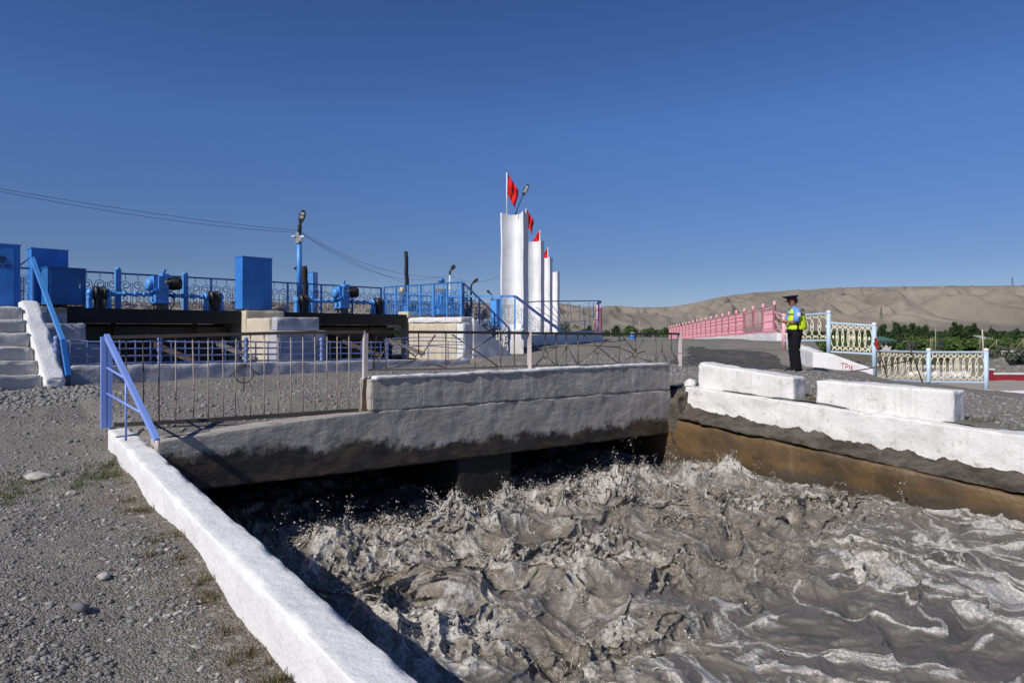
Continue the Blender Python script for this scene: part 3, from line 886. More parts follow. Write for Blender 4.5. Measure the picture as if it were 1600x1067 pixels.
def stone(name, px, py, Y, r, m, label, sc=(1, .8, .55), seed=0):
    b = bmesh.new(); bmesh.ops.create_icosphere(b, subdivisions=3, radius=1)
    v = np.array([x.co for x in b.verts]); f = np.array([[q.index for q in x.verts] for x in b.faces]); b.free()
    v = v * (1 + .28 * fbm(v[:, 0] * 1.2 + seed, v[:, 1] * 1.2, v[:, 2] * 1.2, 3))[:, None] * np.array(sc) * r
    p = P(px, Y); z = gz(p.x, p.y)
    o = tri_soup(name, v + np.array([p.x, p.y, z + r * sc[2] * .35]), f, m, loc=(p.x, p.y, z), smooth=True)
    return tag(o, label, 'stone')
stone('stone', 58, 748, 6.4, .10, M['stone_c'], 'flat pale stone in the grass at the left edge', (1.3, .8, .4), 3)
stone('stone', 110, 770, 5.9, .045, M['stone_c'], 'rounded pale stone on bare gravel between grass and parapet', (1, .9, .7), 5)
stone('stone', 125, 1003, 3.75, .038, M['stone_b'], 'rounded grey stone among pebbles near the lower left corner', (1.1, .8, .7), 8)
stone('stone', 162, 934, 4.1, .032, M['stone_c'], 'small smooth pale stone in the middle of the gravel', (1, .9, .7), 9)
stone('white_stone', 1079, 588, 11.7, .125, M['whitewash_worn'], 'round whitewashed stone wedged between the bridge and a white block', (.8, .8, .85), 4)

def grass(name, spots, m, n, hgt, label):
    vs, fs = [], []
    for (x, y, r) in spots:
        for i in range(n):
            a, d = rng.uniform(0, 6.28), abs(rng.normal(0, r))
            bx, by = x + math.cos(a) * d, y + math.sin(a) * d
            bz = gz(bx, by) - .01
            h = hgt * rng.uniform(.3, 1.2); b = rng.uniform(0, 6.28); ln = h * rng.uniform(.2, 1.1); wd = rng.uniform(.0018, .0035)
            c, s = math.cos(b), math.sin(b)
            k = len(vs)
            vs += [(bx - s*wd, by + c*wd, bz), (bx + s*wd, by - c*wd, bz), (bx + c*ln*.4 + s*wd*.7, by + s*ln*.4 - c*wd*.7, bz + h*.7), (bx + c*ln*.4 - s*wd*.7, by + s*ln*.4 + c*wd*.7, bz + h*.7), (bx + c*ln, by + s*ln, bz + h)]
            fs += [(k, k+1, k+2), (k, k+2, k+3), (k+3, k+2, k+4)]
    o = tri_soup(name, np.array(vs), np.array(fs), m)
    return tag(o, label, 'grass', kind='stuff')
sp1 = []
for i in range(46):
    v = rng.uniform(2.2, 8.0); p = W(1.20 - abs(rng.normal(0, .10)) - .03, v); sp1.append((p.x, p.y, .05))
grass('grass', sp1, M['dry_grass'], 34, .055, 'dry tufts of grass along the foot of the white parapet')
sp2 = []
for i in range(60):
    px = rng.uniform(-10, 200); py = 735 + rng.normal(0, 8) + (200 - px) * .18 * rng.random() - max(0, px - 120) * .25
    Y = 6.2 + (745 - py) * .022; p = P(px, Y); sp2.append((p.x, p.y, .10))
grass('grass', sp2, M['green_grass'], 40, .05, 'thin green grass at the edge of the road on the left')
sp3 = []
for (u_, v_) in [(9.72, 3.05), (9.8, 3.0), (10.3, 2.6), (10.1, 2.9), (9.75, 5.1), (10.6, 2.5)]:
    p = W(u_, v_); sp3 += [(p.x, p.y, .07)]
grass('grass', sp3, M['dry_grass'], 60, .13, 'dry weeds beside the end of the white blocks')
# ------------------------------------------------------------------ canal walls, parapet and bridge
def par_z(u, v):
    return -2.0 + 0 * v, -1.409 + (v - 2.51) * .053 + .006 * pn(v * 1.1, u * 0, 3)
o = rough_block('parapet', M['whitewash'], (1.205, 1.425), (-7, 8.55), .045, .012, .005, 3.5, par_z, wnp, seed=1, bite=.012)
tag(o, 'long low whitewashed parapet running from the foreground along the left bank', 'parapet wall')
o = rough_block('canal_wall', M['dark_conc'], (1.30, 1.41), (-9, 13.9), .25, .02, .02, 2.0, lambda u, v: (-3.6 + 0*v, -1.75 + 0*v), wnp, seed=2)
tag(o, 'canal wall under the foreground parapet, deep shade put into its dark colour', 'canal wall')
o = rough_block('canal_wall', M['canal_wall'], (9.07, 9.42), (-9, 13.9), .12, .04, .03, 1.6, lambda u, v: (-3.6 + 0*v, -1.46 - .076 * (7.2 - np.minimum(v, 7.2)) + 0*v), wnp, seed=3)
tag(o, 'rust brown canal wall on the right bank above the water', 'canal wall')
o = rough_block('silt_shelf', M['silt'], (9.065, 9.50), (-6, 7.12), .035, .03, .030, 5.0,
    lambda u, v: (-1.44 - .076 * (7.2 - v), -1.23 - .086 * (7.2 - v) - (9.42 - u) * .40), wnp, seed=4)
tag(o, 'crumbling dark concrete shelf under the white ledge on the right bank', 'concrete shelf')
o = rough_block('ledge_wall', M['whitewash_worn'], (9.37, 9.72), (-6, 7.10), .05, .025, .016, 2.6,
    lambda u, v: (-1.30 - .088 * (7.2 - v), -.945 - .054 * (7.2 - v)), wnp, seed=5, bite=.03)
tag(o, 'long sloping whitewashed ledge above the rust brown canal wall', 'ledge wall')
o = rough_block('concrete_block', M['whitewash_worn'], (9.55, 9.92), (5.28, 6.97), .04, .03, .013, 3.0,
    lambda u, v: (-1.16 - .04 * (6.97 - v), -.556 - .091 * (6.97 - v)), wnp, seed=6, bite=.05)
tag(o, 'white concrete block nearest the bridge with a chipped right end', 'concrete block', 'white concrete blocks on the canal edge')
o = rough_block('concrete_block', M['whitewash_worn'], (9.55, 9.95), (3.19, 4.94), .04, .022, .010, 3.0,
    lambda u, v: (-1.22 - .06 * (4.94 - v), -.727 - .022 * (4.94 - v)), wnp, seed=7, bite=.03)
tag(o, 'longer square-edged white concrete block in front of the cream fence panels', 'concrete block', 'white concrete blocks on the canal edge')

o = rough_block('rubble_fill', M['silt'], (9.08, 9.62), (7.02, 7.75), .05, .06, .045, 3.0, lambda u, v: (-1.9 + 0*u, -.93 + 0*u - (9.62 - u) * .35), wnp, seed=14)
tag(o, 'crumbled grey rubble between the bridge end and the first white block', 'rubble')
br = root('canal_bridge', W(5.2, 7.3, -1.65), 'grey stained concrete road bridge over the canal with two dark openings', 'bridge')
def beam_top(u): return np.interp(u, [1.4, 2.5, 3.7, 9.2], [-1.07, -1.0, -.95, -.99])
def beam_bot(u): return np.interp(u, [1.4, 3.4, 9.1], [-1.57, -1.62, -1.71])
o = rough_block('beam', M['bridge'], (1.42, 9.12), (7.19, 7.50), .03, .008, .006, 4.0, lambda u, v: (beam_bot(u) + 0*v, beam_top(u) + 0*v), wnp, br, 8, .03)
o = rough_block('parapet', M['bridge'], (3.66, 9.10), (7.187, 7.46), .03, .008, .006, 4.0, lambda u, v: (beam_top(u) + .004 + 0*v, -.572 + .02 * pn(u * .8, 0*v, 2)), wnp, br, 9, .03)
o = rough_block('white_coping', M['whitewash_worn'], (3.72, 9.08), (7.172, 7.40), .035, .012, .010, 5, lambda u, v: (-.585 + .02 * pn(u * .8, 0*v, 2), -.545 + .02 * pn(u * .8, 0*v, 2)), wnp, br, 10, .012)
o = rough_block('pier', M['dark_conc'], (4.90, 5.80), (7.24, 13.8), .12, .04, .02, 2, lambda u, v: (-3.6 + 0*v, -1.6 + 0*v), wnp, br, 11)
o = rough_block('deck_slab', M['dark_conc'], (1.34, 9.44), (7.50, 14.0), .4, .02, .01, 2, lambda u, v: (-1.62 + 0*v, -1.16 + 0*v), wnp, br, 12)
o = rough_block('light_block_wall', M['dark_conc'], (1.34, 9.44), (13.8, 14.1), .4, .02, .01, 2, lambda u, v: (-3.6 + 0*v, -1.14 + 0*v), wnp, br, 13)  # unseen wall added to keep the space under the bridge black

# ------------------------------------------------------------------ railing along the bridge (rusty, bent bars)
RA, RB = W(1.13, 8.1), None
def plane_hit(px, py, A, Bp):
    """point of the upright plane through A and Bp seen in that direction"""
    d = Vector(((px - 800) / F, 1, -(py - HY) / F)); nrm = (Bp - A).cross(Vector((0, 0, 1)))
    return d * (A.dot(nrm) / d.dot(nrm))
RB = W(3.66, 7.33); RC = W(9.05, 7.33)
def RL(px, py): return plane_hit(px, py, RA, RB)
def RR(px, py): return plane_hit(px, py, RB, RC)
rl = root('bridge_railing', W(5.0, 7.33, -.95), 'rusty bent metal railing with a blue end brace along the near side of the bridge', 'railing')
m = MB(); top = [(172, 527), (300, 524), (430, 520.5), (569, 518.5)]
for (a, b), (c, d) in zip(top[:-1], top[1:]): m.beam(RL(a, b), RL(c, d), .05, .035)
top = [(569, 518.5), (700, 519), (827, 520.5), (960, 522), (1062, 521.5)]
for (a, b), (c, d) in zip(top[:-1], top[1:]): m.beam(RR(a, b), RR(c, d), .05, .035)
m.build('top_rail', M['rail_dark'], rl)
m = MB(); m.beam(RL(178, 664), RL(330, 656), .04, .04); m.beam(RL(330, 656), RL(560, 641), .04, .045); m.build('bottom_rail', M['rail_dark'], rl)
m = MB(); bot = [(577, 578), (700, 576.5), (827, 571.5), (960, 569), (1062, 566.5)]
for (a, b), (c, d) in zip(bot[:-1], bot[1:]): m.beam(RR(a, b), RR(c, d), .03, .02)
m.build('bottom_rail', M['rust_grey'], rl)
for i, px in enumerate([197, 223, 249, 274, 300.6, 325, 347.5, 369, 391, 412.5, 434, 454, 473, 491.6, 511, 526.6, 545]):
    m = MB(); yb = np.interp(px, [178, 330, 560], [663, 655, 641]); yt = np.interp(px, [172, 300, 430, 569], [527, 524, 520.5, 518.5])
    j = [0, 1.2, -1, .8, 2.2, .5, 1.5, -1.5, .5, .3, 1, .6, .4, .8, -.6, .3, .5][i]
    m.tube([RL(px, yt), RL(px + j, (yt + yb) / 2 + 18), RL(px + j * .6, yb)], .0072, 6)
    m.build('bar', M['bar_metal'] if i > 2 else M['rail_dark'], rl)
def circ(fn, px, py, r, tr, seg=18, a0=0, a1=6.283):
    c = fn(px, py); k = (fn(px + 1, py) - c); k.z = 0
    sx = k.normalized(); R_ = r * c.y / F
    n = seg; full = a1 - a0 > 6.2
    pts = [c + sx * math.cos(a0 + (a1 - a0) * i / n) * R_ + Vector((0, 0, math.sin(a0 + (a1 - a0) * i / n) * R_)) for i in range(n if full else n + 1)]
    return pts, full
m = MB(); p, f = circ(RL, 381, 584, 14, .006); m.tube(p, .007, 5, closed=f)
m.tube([RL(357, 589), RL(372, 578), RL(384, 571)], .007, 5); m.tube([RL(392, 577), RL(405, 585)], .007, 5); m.tube([RL(381, 569), RL(381, 612)], .006, 5)
m.build('ring_ornament', M['rail_dark'], rl)
segsA = [((603,520),(603,577)),((654,520),(654,553)),((696.5,520),(696.5,576)),((742,556),(742,575)),((782,521),(782,574)),((803.5,521),(803.5,573)),((588,520),(583,577)),
 ((611,529),(648,556)),((680,523),(658,556)),((707,523),(779,573)),((776,522),(705,569)),((604,575),(649,563)),((660,564),(694,574)),((583,577),(600,548))]
segsB = [((852,521),(852,548)),((869,521),(869,569)),((885,521),(885,573)),((903,522),(903,569)),((968,522),(968,568)),((1025,530),(1025,567)),((1034.5,531),(1034.5,547)),((1049,523),(1049,546)),
 ((830,535),(847,548)),((847,559),(837,571)),((857,548),(870,541)),((857,559),(867,570)),((885,542),(870,569)),((886,540),(901,568)),((912,523.5),(965,567)),((949,530),(904.6,567)),((904.6,538.6),(967.6,542.5)),((967.6,542.5),(988.6,552)),
 ((974,527.4),(992,549)),((993.6,523.5),(992.5,549)),((1005.7,531),(993,549)),((971.5,566),(988.6,556)),((996.5,552),(1008,548.5)),((996.5,558),(1020,566)),((933.5,553),(933.5,568)),((992.5,558),(992.5,567)),
 ((1034.5,547),(1028.6,560)),((1034.5,547),(1041.8,564)),((1049,546),(1043.7,561)),((1049,546),(1058,563))]
m = MB()
for a, b in segsA: m.tube([RR(*a), RR(*b)], .009, 5)
for c in ((654, 559, 6, 0, 3.4), (742.5, 548, 8, 3.1, 6.3)):
    p, f = circ(RR, c[0], c[1], c[2], .008, 12, c[3], c[4]); m.tube(p, .008, 5)
m.build('ornamental_panel', M['rust_grey'], rl)
m = MB()
for a, b in segsB: m.tube([RR(*a), RR(*b)], .0095, 5)
for c in ((852, 554, 5.6, 0, 6.283), (992.5, 553.7, 4.6, 0, 6.283), (933.5, 547, 6, 3.1, 6.3)):
    p, f = circ(RR, c[0], c[1], c[2], .009, 12, c[3], c[4]); m.tube(p, .009, 5, closed=f)
m.build('ornamental_panel', M['rust_grey'], rl)
m = MB(); m.beam(RL(569, 642), RL(572, 590), .06, .06); m.build('post_stub', M['rust'], rl)
m = MB(); m.beam(RR(570, 592), RR(571, 517), .05, .05); m.build('post', M['old_white'], rl)
for px, yb in ((827, 577), (1062, 572)):
    m = MB(); m.beam(RR(px, yb), RR(px, 518.5 if px < 900 else 520.5), .06 if px < 900 else .075, .06); m.build('post', M['old_white'], rl)
pb_ = W(1.13, 8.1); zt_, zb_ = zz(526, pb_.y), zz(668, pb_.y)
m = MB()
for k in (-.028, .028): m.box(pb_ + EU * k + Vector((0, 0, (zt_ + zb_) / 2)), (.046, .07, zt_ - zb_), EU)
m.build('end_post', M['periwinkle'], rl)
tp, bt = pb_ + Vector((0, 0, zt_ + .01)), W(1.33, 6.72); bt.z = zz(688, bt.y)
m = MB(); m.beam(tp, bt, .046, .045); m.build('brace', M['periwinkle'], rl)
m = MB(); m.tube([bt, bt + Vector((.02, -.01, -.10))], [.022, .008], 6); m.build('brace_foot', M['old_white'], rl)
m = MB()
for t in (.46, .78):
    c = tp.lerp(bt, t); e = Vector((pb_.x, pb_.y, c.z + .10 * (1 if t < .6 else 1.3))); m.tube([e, c], .012, 6)
c = tp.lerp(bt, .42); m.tube([c, Vector((c.x, c.y, -1.08))], .011, 6)
m.build('brace_rungs', M['periwinkle'], rl)
# ------------------------------------------------------------------ low wall and violet balustrade behind the road
LW0, LD = Vector((-7.7, 11.9, 0)), Vector((.7071, .7071, 0)); LN = Vector((-.7071, .7071, 0))
def LWp(s, n, z): return LW0 + LD * s + LN * n + Vector((0, 0, z))
def lnp(p):
    q = p.copy(); q[:, 0] = LW0.x + LD.x * p[:, 0] + LN.x * p[:, 1]; q[:, 1] = LW0.y + LD.y * p[:, 0] + LN.y * p[:, 1]; return q
o = rough_block('low_wall', M['shade_grey'], (0.0, 9.3), (0, .24), .08, .02, .012, 3,
    lambda u, v: (-1.35 + 0*u, np.interp(u, [0, 6.5, 9.3], [-.636, -.735, -.80])), lnp, seed=20, bite=.03)
tag(o, 'low pale wall carrying the violet balustrade on the far side of the road', 'low wall')
bl = root('balustrade', LWp(3.3, .12, -.7), 'violet blue railing with bulbous posts on the low wall across the road', 'balustrade')
bs = [-.18, 1.495, 3.17, 4.91, 6.675]
prof = [(.035, 0), (.055, .02), (.055, .05), (.035, .07), (.055, .12), (.06, .16), (.035, .20), (.035, .22), (.06, .27), (.06, .30), (.035, .34), (.055, .38), (.055, .42), (.03, .45), (.05, .48), (.045, .52), (.0, .55)]
def lwt(s): return np.interp(s, [0, 6.5, 9.3], [-.636, -.735, -.80])
for s in bs:
    m = MB(); m.lathe(LWp(s, .12, lwt(s) - .01), prof, 10); m.build('post', M['violet'], bl)
for a, b in zip(bs[:-1], bs[1:]):
    m = MB(); n = 5
    for k in range(4):
        z0 = .04 + k * .133
        sag = -.02 if k == 3 else -.008
        pts = [LWp(a + (b - a) * t, .12, lwt(a + (b - a) * t) + z0 + sag * 4 * t * (1 - t)) for t in np.linspace(0.02, .98, 7)]
        m.tube(pts, .017, 6)
    for t in np.linspace(.12, .90, 6):
        s = a + (b - a) * t; m.tube([LWp(s, .12, lwt(s) - .01), LWp(s, .12, lwt(s) + .45)], .016, 6)
    m.build('grille', M['violet'], bl)
m = MB()
for k, (za, zb) in enumerate(((.12, .10), (.26, .34), (.36, .22), (.44, .40), (.52, .5))):
    m.tube([LWp(6.75 + 2.4 * t, .12, lwt(7) + za + (zb - za) * t + .04 * math.sin(t * 3.1)) for t in np.linspace(0, 1, 9)], .011, 5)
for t in (.22, .5, .78): m.tube([LWp(6.75 + 2.4 * t, .12, -.82), LWp(6.75 + 2.4 * t, .12, -.30)], .014, 5)
m.build('thin_grille', M['violet'], bl)

# ------------------------------------------------------------------ sluice structure
def conc(name, m, s, n, z, label, cat, seed, parent=None, res=.12, amp=.012, warp=None, bite=.02):
    o = rough_block(name, m, s, n, res, .022, amp, 2.5, warp or (lambda u, v: (z[0] + 0*u, z[1] + 0*u)), gnp, parent, seed, bite)
    if label: tag(o, label, cat)
    return o
ab = root('stepped_abutment', G(-1.35, 1.5, -1.2), 'white stepped concrete abutment, shade put into its grey, left of the first sluice bay', 'abutment')
for i, (n0, n1, zt) in enumerate(((-.4, 1.6, .47), (1.602, 2.3, .33), (2.302, 2.9, .12), (2.902, 3.2, -.28))):
    conc('step', M['shade_grey'], (-1.66, -.74 - .16 * (3 - i) + .1), (n0, n1), (-1.4, zt), None, None, 30 + i, ab)
pr = root('sluice_pier', G(3.7, 1.5, -1.5), 'stepped concrete pier between the two sluice bays under the tall blue cabinet', 'pier')
conc('shaft', M['beige_conc'], (3.15, 4.22), (-.3, 1.6), (-2.6, .48), None, None, 35, pr, .1)
conc('shaft', M['beige_conc'], (3.16, 4.20), (1.602, 2.75), (-2.6, .28), None, None, 36, pr, .1)
conc('nose', M['shade_grey'], (3.22, 4.38), (2.752, 3.0), (-.02, .30), None, None, 37, pr, .1)
conc('nose', M['shade_grey'], (3.12, 4.48), (2.752, 3.15), (-2.6, -.03), None, None, 38, pr, .1)
rp = root('landing_pier', G(9.2, 2, -1.2), 'white and beige concrete landing with stairs right of the second sluice bay', 'landing')
conc('landing_wall', M['beige_conc'], (8.60, 9.9), (1.0, 3.55), (-2.6, .20), None, None, 40, rp, .1)
conc('landing_slab', M['whitewash_worn'], (8.57, 9.02), (-.6, 3.80), (.205, .37), None, None, 41, rp, .1)
conc('landing_slab', M['whitewash_worn'], (9.022, 13.2), (-.6, 1.30), (.0, .36), None, None, 44, rp, .1)
conc('corner_pier', M['whitewash'], (8.62, 9.0), (3.552, 3.82), (-2.6, .20), None, None, 42, rp, .1)
conc('block', M['beige_conc'], (8.52, 9.3), (.95, 1.45), (.372, .56), None, None, 43, rp, .1)
m = MB()
for k in range(7):
    s0 = 9.0 + k * .27; zt = .20 - (k + 1) * .165
    m.hexa([G(s0, 1.7, -2.6), G(s0, 3.62, -2.6), G(s0 + .27, 3.62, -2.6), G(s0 + .27, 1.7, -2.6)][::-1], [G(s0, 1.7, zt), G(s0, 3.62, zt), G(s0 + .27, 3.62, zt), G(s0 + .27, 1.7, zt)][::-1])
m.build('stair_flight', M['whitewash_worn'], rp)
conc('stringer', M['whitewash'], (9.0, 10.85), (3.622, 3.84), None, None, None, 45, rp, .08, .012, lambda u, v: (-1.6 + 0*u, .37 - (u - 9.0) * .66))

# steel gates and deck of each bay
for (s0, s1, lab) in ((-.72, 3.13, 'steel sluice gate in the left bay, shade put into its black colour'), (4.24, 8.5, 'steel sluice gate in the right bay, shade put into its black colour')):
    g = root('sluice_gate', G((s0 + s1) / 2, .8, -2.5), lab, 'sluice gate', 'sluice gates in the two bays')
    X = EG; c = (s0 + s1) / 2; L = s1 - s0
    m = MB(); m.box(G(c, .55, .31), (L, 1.7, .32), X); m.build('deck_girder', M['steel_dark'], g)
    m = MB(); m.box(G(c, .30, .03), (L, .25, .22), X); m.build('upper_girder', M['steel_dark'], g)
    m = MB(); m.box(G(c, .75, -.12), (L, .06, .32), X); m.box(G(c, .80, .05), (L, .16, .03), X); m.box(G(c, .82, -.28), (L, .18, .025), X)
    m.build('stiffener', M['steel_edge'], g)
    m = MB(); m.box(G(c, .62, -1.4), (L, .10, 2.3), X)
    for k in range(5): m.box(G(c, .70, -.55 - k * .42), (L, .08, .05), X)
    for k in range(6): m.box(G(s0 + L * (k + .5) / 6, .69, -1.4), (.05, .06, 2.2), X)
    m.build('leaf', M['steel_dark'], g)
    for k in (0, 1):
        sa = s0 + L * (.42 if k == 0 else .80)
        m = MB(); m.beam(G(sa, .85, -.18), G(sa + .55, 2.6, -.72), .09, .10); m.build('arm', M['rust_grey'] if k else M['rust'], g)
    for k in (.27, .75):
        m = MB(); m.beam(G(s0 + L * k, .92, -.45), G(s0 + L * k, .92, .12), .035, .06); p = G(s0 + L * k, .93, .05)
        m.tube([p + EG * math.cos(t) * .10 + Vector((0, 0, math.sin(t) * .10)) for t in np.linspace(0, 5.4, 10)], .014, 5)
        m.build('lifting_hook', M['rust'], g)

# hoists: gearbox, motor, two shafts, two drums with chains on stands
def make_hoist():
    h = root('gate_hoist', (0, 0, 0), 'blue gate hoist over the left sluice bay with black drums at both ends', 'hoist', 'gate hoists on the sluice deck')
    V = Vector
    m = MB(); m.box((0, 0, .34), (.30, .32, .36)); m.box((0, 0, .17), (.40, .38, .03)); m.box((0, 0, .44), (.46, .40, .03)); m.box((-.02, 0, .63), (.34, .30, .36)); m.box((.02, -.17, .66), (.22, .05, .30)); m.box((.10, 0, .84), (.16, .24, .07)); m.lathe((-.19, 0, .60), [(.13, 0), (.14, .03), (.14, .10), (.07, .12)], 14, V((-1, 0, 0)))
    for k in range(4): m.lathe((-.15 + .1 * k, -.17, .47), [(.018, 0), (.018, .03)], 6)
    m.hexa([V((.10, .10, .86)), V((.16, .10, .86)), V((.16, .14, .86)), V((.10, .14, .86))], [V((.15, .10, 1.0)), V((.20, .10, 1.0)), V((.20, .14, 1.0)), V((.15, .14, 1.0))])
    gb = m.build('gearbox', M['sky_blue'], h)
    m = MB(); m.lathe((.08, -.20, .66), [(.04, 0), (.05, .03), (.02, .05)], 10, V((0, -1, 0))); m.build('filler_cap', M['rust_grey'], gb)
    m = MB(); m.lathe((.17, -.06, .64), [(.09, 0), (.15, .02), (.155, .24), (.14, .26), (.13, .30), (.05, .32)], 16, V((.93, -.35, .05)))
    for k in range(8): m.lathe((.20 + .026 * k, -.07 - .0098*k, .642 + .0014*k), [(.157, 0), (.164, .002), (.164, .008), (.157, .01)], 16, V((.93, -.35, .05)))
    m.build('motor', M['black'], h)
    m = MB(); m.box((0, 0, .075), (.26, .26, .15)); m.box((0, 0, .155), (.38, .36, .02)); m.box((0, 0, .01), (.40, .36, .02)); m.build('pedestal', M['rust_grey'], h)
    m = MB(); m.tube([(.22, -.05, .40), (.30, -.1, .25), (.27, -.12, .12), (.2, -.13, .02)], .013, 6); m.build('cable', M['black'], h)
    for sg in (-1, 1):
        m = MB(); m.tube([(.12 * sg, 0, .36), (1.30 * sg, 0, .36)], .04, 12)
        for k in (.35, .55, .78, 1.02): m.lathe((sg * k, 0, .36), [(.04, -.04), (.062, -.03), (.062, .03), (.04, .04)], 12, V((1, 0, 0)))
        m.build('shaft', M['sky_blue'], h)
        m = MB(); m.lathe((1.31 * sg - .11, 0, .36), [(.05, 0), (.165, .01), (.165, .05), (.12, .06), (.12, .17), (.165, .18), (.165, .22), (.05, .23)], 18, V((1, 0, 0)))
        for k in range(6):
            pts = [(1.31 * sg - .055 + k * .022, math.sin(t) * .135, .36 + math.cos(t) * .135) for t in np.linspace(0, 6.28, 14)[:-1]]
            m.tube([V(p) for p in pts], .014, 5, closed=True)
        d = m.build('drum', M['black'], h)
        m = MB()
        for k in range(9): m.box((1.31 * sg, -.13, .30 - k * .045), (.16, .05, .035))
        m.box((1.31 * sg, .03, .12), (.15, .18, .24)); m.build('chain', M['black'], d)
        for e in (-.19, .19):
            m = MB(); x = 1.31 * sg + e
            m.box((x, 0, .13), (.085, .16, .26)); m.box((x, 0, .01), (.13, .26, .02)); m.ball((x, 0, .36), .095, 12, 8, (.75, 1, 1)); m.lathe((x, 0, .24), [(.06, 0), (.05, .03), (.045, .05)], 10); m.lathe((x, 0, .44), [(.02, 0), (.02, .04), (.012, .05)], 8)
            m.build('bearing_stand', M['sky_blue'], h)
    return h
hz = make_hoist(); hz.location = G(1.38, .8, .472); hz.rotation_euler = (0, 0, GROT)
h2 = copy_tree(hz); h2.location = G(6.54, .8, .472); h2['label'] = 'blue gate hoist over the right sluice bay, between the tall cabinet and the landing'

# ornate scroll railing panels
h3 = copy_tree(hz); h3.location = G(10.9, .25, .37); h3['label'] = 'blue gate hoist half hidden behind the dense railing of the white landing'
def spiral(c, r, turns, a0, sg, n=14):
    return [(c[0] + sg * math.cos(a0 + turns * 6.283 * t) * r * (1 - .72 * t), c[1] + math.sin(a0 + turns * 6.283 * t) * r * (1 - .72 * t)) for t in np.linspace(0, 1, n)]
def scroll_panel(w, h, r=.0115):
    """x along, z up; one mesh of wrought scrolls"""
    m = MB(); V = Vector
    def cv(pts, rr=r): m.tube([V((p[0], 0, p[1])) for p in pts], rr, 4)
    n = max(1, round(w / .5)); cw = w / n
    for i in range(n):
        x0 = i * cw; cx = x0 + cw / 2
        cv([(x0 + cw * .25, h), (x0 + cw * .25, h * .86)]); cv([(x0 + cw * .75, h), (x0 + cw * .75, h * .86)])
        for sg in (-1, 1):
            cv([(cx + sg * cw * .04, h * .05), (cx + sg * cw * .04, h * .78)])
            cv([(cx + sg * cw * .46, h * .08), (cx + sg * cw * .46, h * .72)])
            cv(spiral((cx + sg * cw * .25, h * .70), cw * .21, 1.4, 0, sg))
            cv(spiral((cx + sg * cw * .30, h * .52), cw * .14, 1.2, 1.5, -sg))
            cv(spiral((cx + sg * cw * .25, h * .17), cw * .20, 1.4, 3.1, sg))
            cv(spiral((cx + sg * cw * .28, h * .33), cw * .13, 1.2, 4.5, -sg))
        cv([(x0, h * .43), (x0 + cw, h * .43)])
    return m
def rail_run(name, pts, label, panel_m, post_m, top_m, h=.88, spacing=1.0, sr=.0115, topw=.05, post_r=.03, extra=True, ball=True):
    """railing through the points; one thing: posts, top rails, scroll panels"""
    p0 = Vector(pts[0])
    t = root(name, p0, label, 'railing')
    for a, b in zip(pts[:-1], pts[1:]):
        a, b = Vector(a), Vector(b); d = b - a; L = Vector((d.x, d.y, 0)).length; n = max(1, round(L / spacing))
        m = MB(); m.beam(a + Vector((0, 0, h)), b + Vector((0, 0, h)), topw, topw * .8); m.build('top_rail', top_m, t)
        for i in range(n):
            q0, q1 = a + d * (i / n), a + d * ((i + 1) / n)
            wd = L / n
            pm = scroll_panel(wd, h - .03, sr)
            dx = (q1 - q0) / wd
            pm.v = [tuple(q0 + dx * v[0] + Vector((0, 0, v[2])) + Vector((0, 0, .01))) for v in pm.v]
            pm.build('scroll_panel', panel_m, t, fix=False)
        for i in range(n + 1):
            q = a + d * (i / n)
            m = MB(); m.box(q + Vector((0, 0, h / 2)), (post_r * 1.6, post_r * 1.6, h + .02), d if d.xy.length > 0 else EG); m.build('post', post_m, t)
    return t
rail_run('deck_railing', [G(-2.6, 0, .47), G(8.58, 0, .47)], 'blue scroll railing along the back of the sluice deck', M['blue'], M['sky_blue'], M['dark_blue'], .89, 1.12)
rail_run('landing_railing', [G(8.62, .1, .40), G(8.62, 3.76, .40)], 'dense blue scroll railing along the side of the white landing', M['sky_blue'], M['sky_blue'], M['dark_blue'], .98, .62, .019)
tr = rail_run('stair_railing', [G(8.72, 3.74, .38), G(10.7, 3.74, -.93)], 'lavender handrail with scroll panels beside the white stairs', M['dark_blue'], M['violet'], M['periwinkle'], .98, .7, .017)
rail_run('landing_railing', [G(9.1, -.5, .40), G(13.0, -.5, .40)], 'blue scroll railing at the back of the white landing', M['blue'], M['sky_blue'], M['blue'], .80, .75, .018)
# blue flat posts behind the hoists
for px, yt, lab in ((184, 421, 'blue round-topped post behind the left hoist, left of its gearbox'), (289, 428, 'blue round-topped post behind the left hoist, right of its gearbox')):
    p = P(px, G(np.interp(px, [184, 289], [.7, 2.1]), 0).y - .25, 0)
    m = MB(); r_ = .06; hh = zz(yt, p.y) - .47
    m.box((p.x, p.y, .47 + hh / 2), (.12, .10, hh), EG); m.ball((p.x, p.y, .47 + hh), .062, 10, 7)
    o = m.build('post', M['sky_blue']); o.name = 'blue_post'; tag(o, lab, 'post')

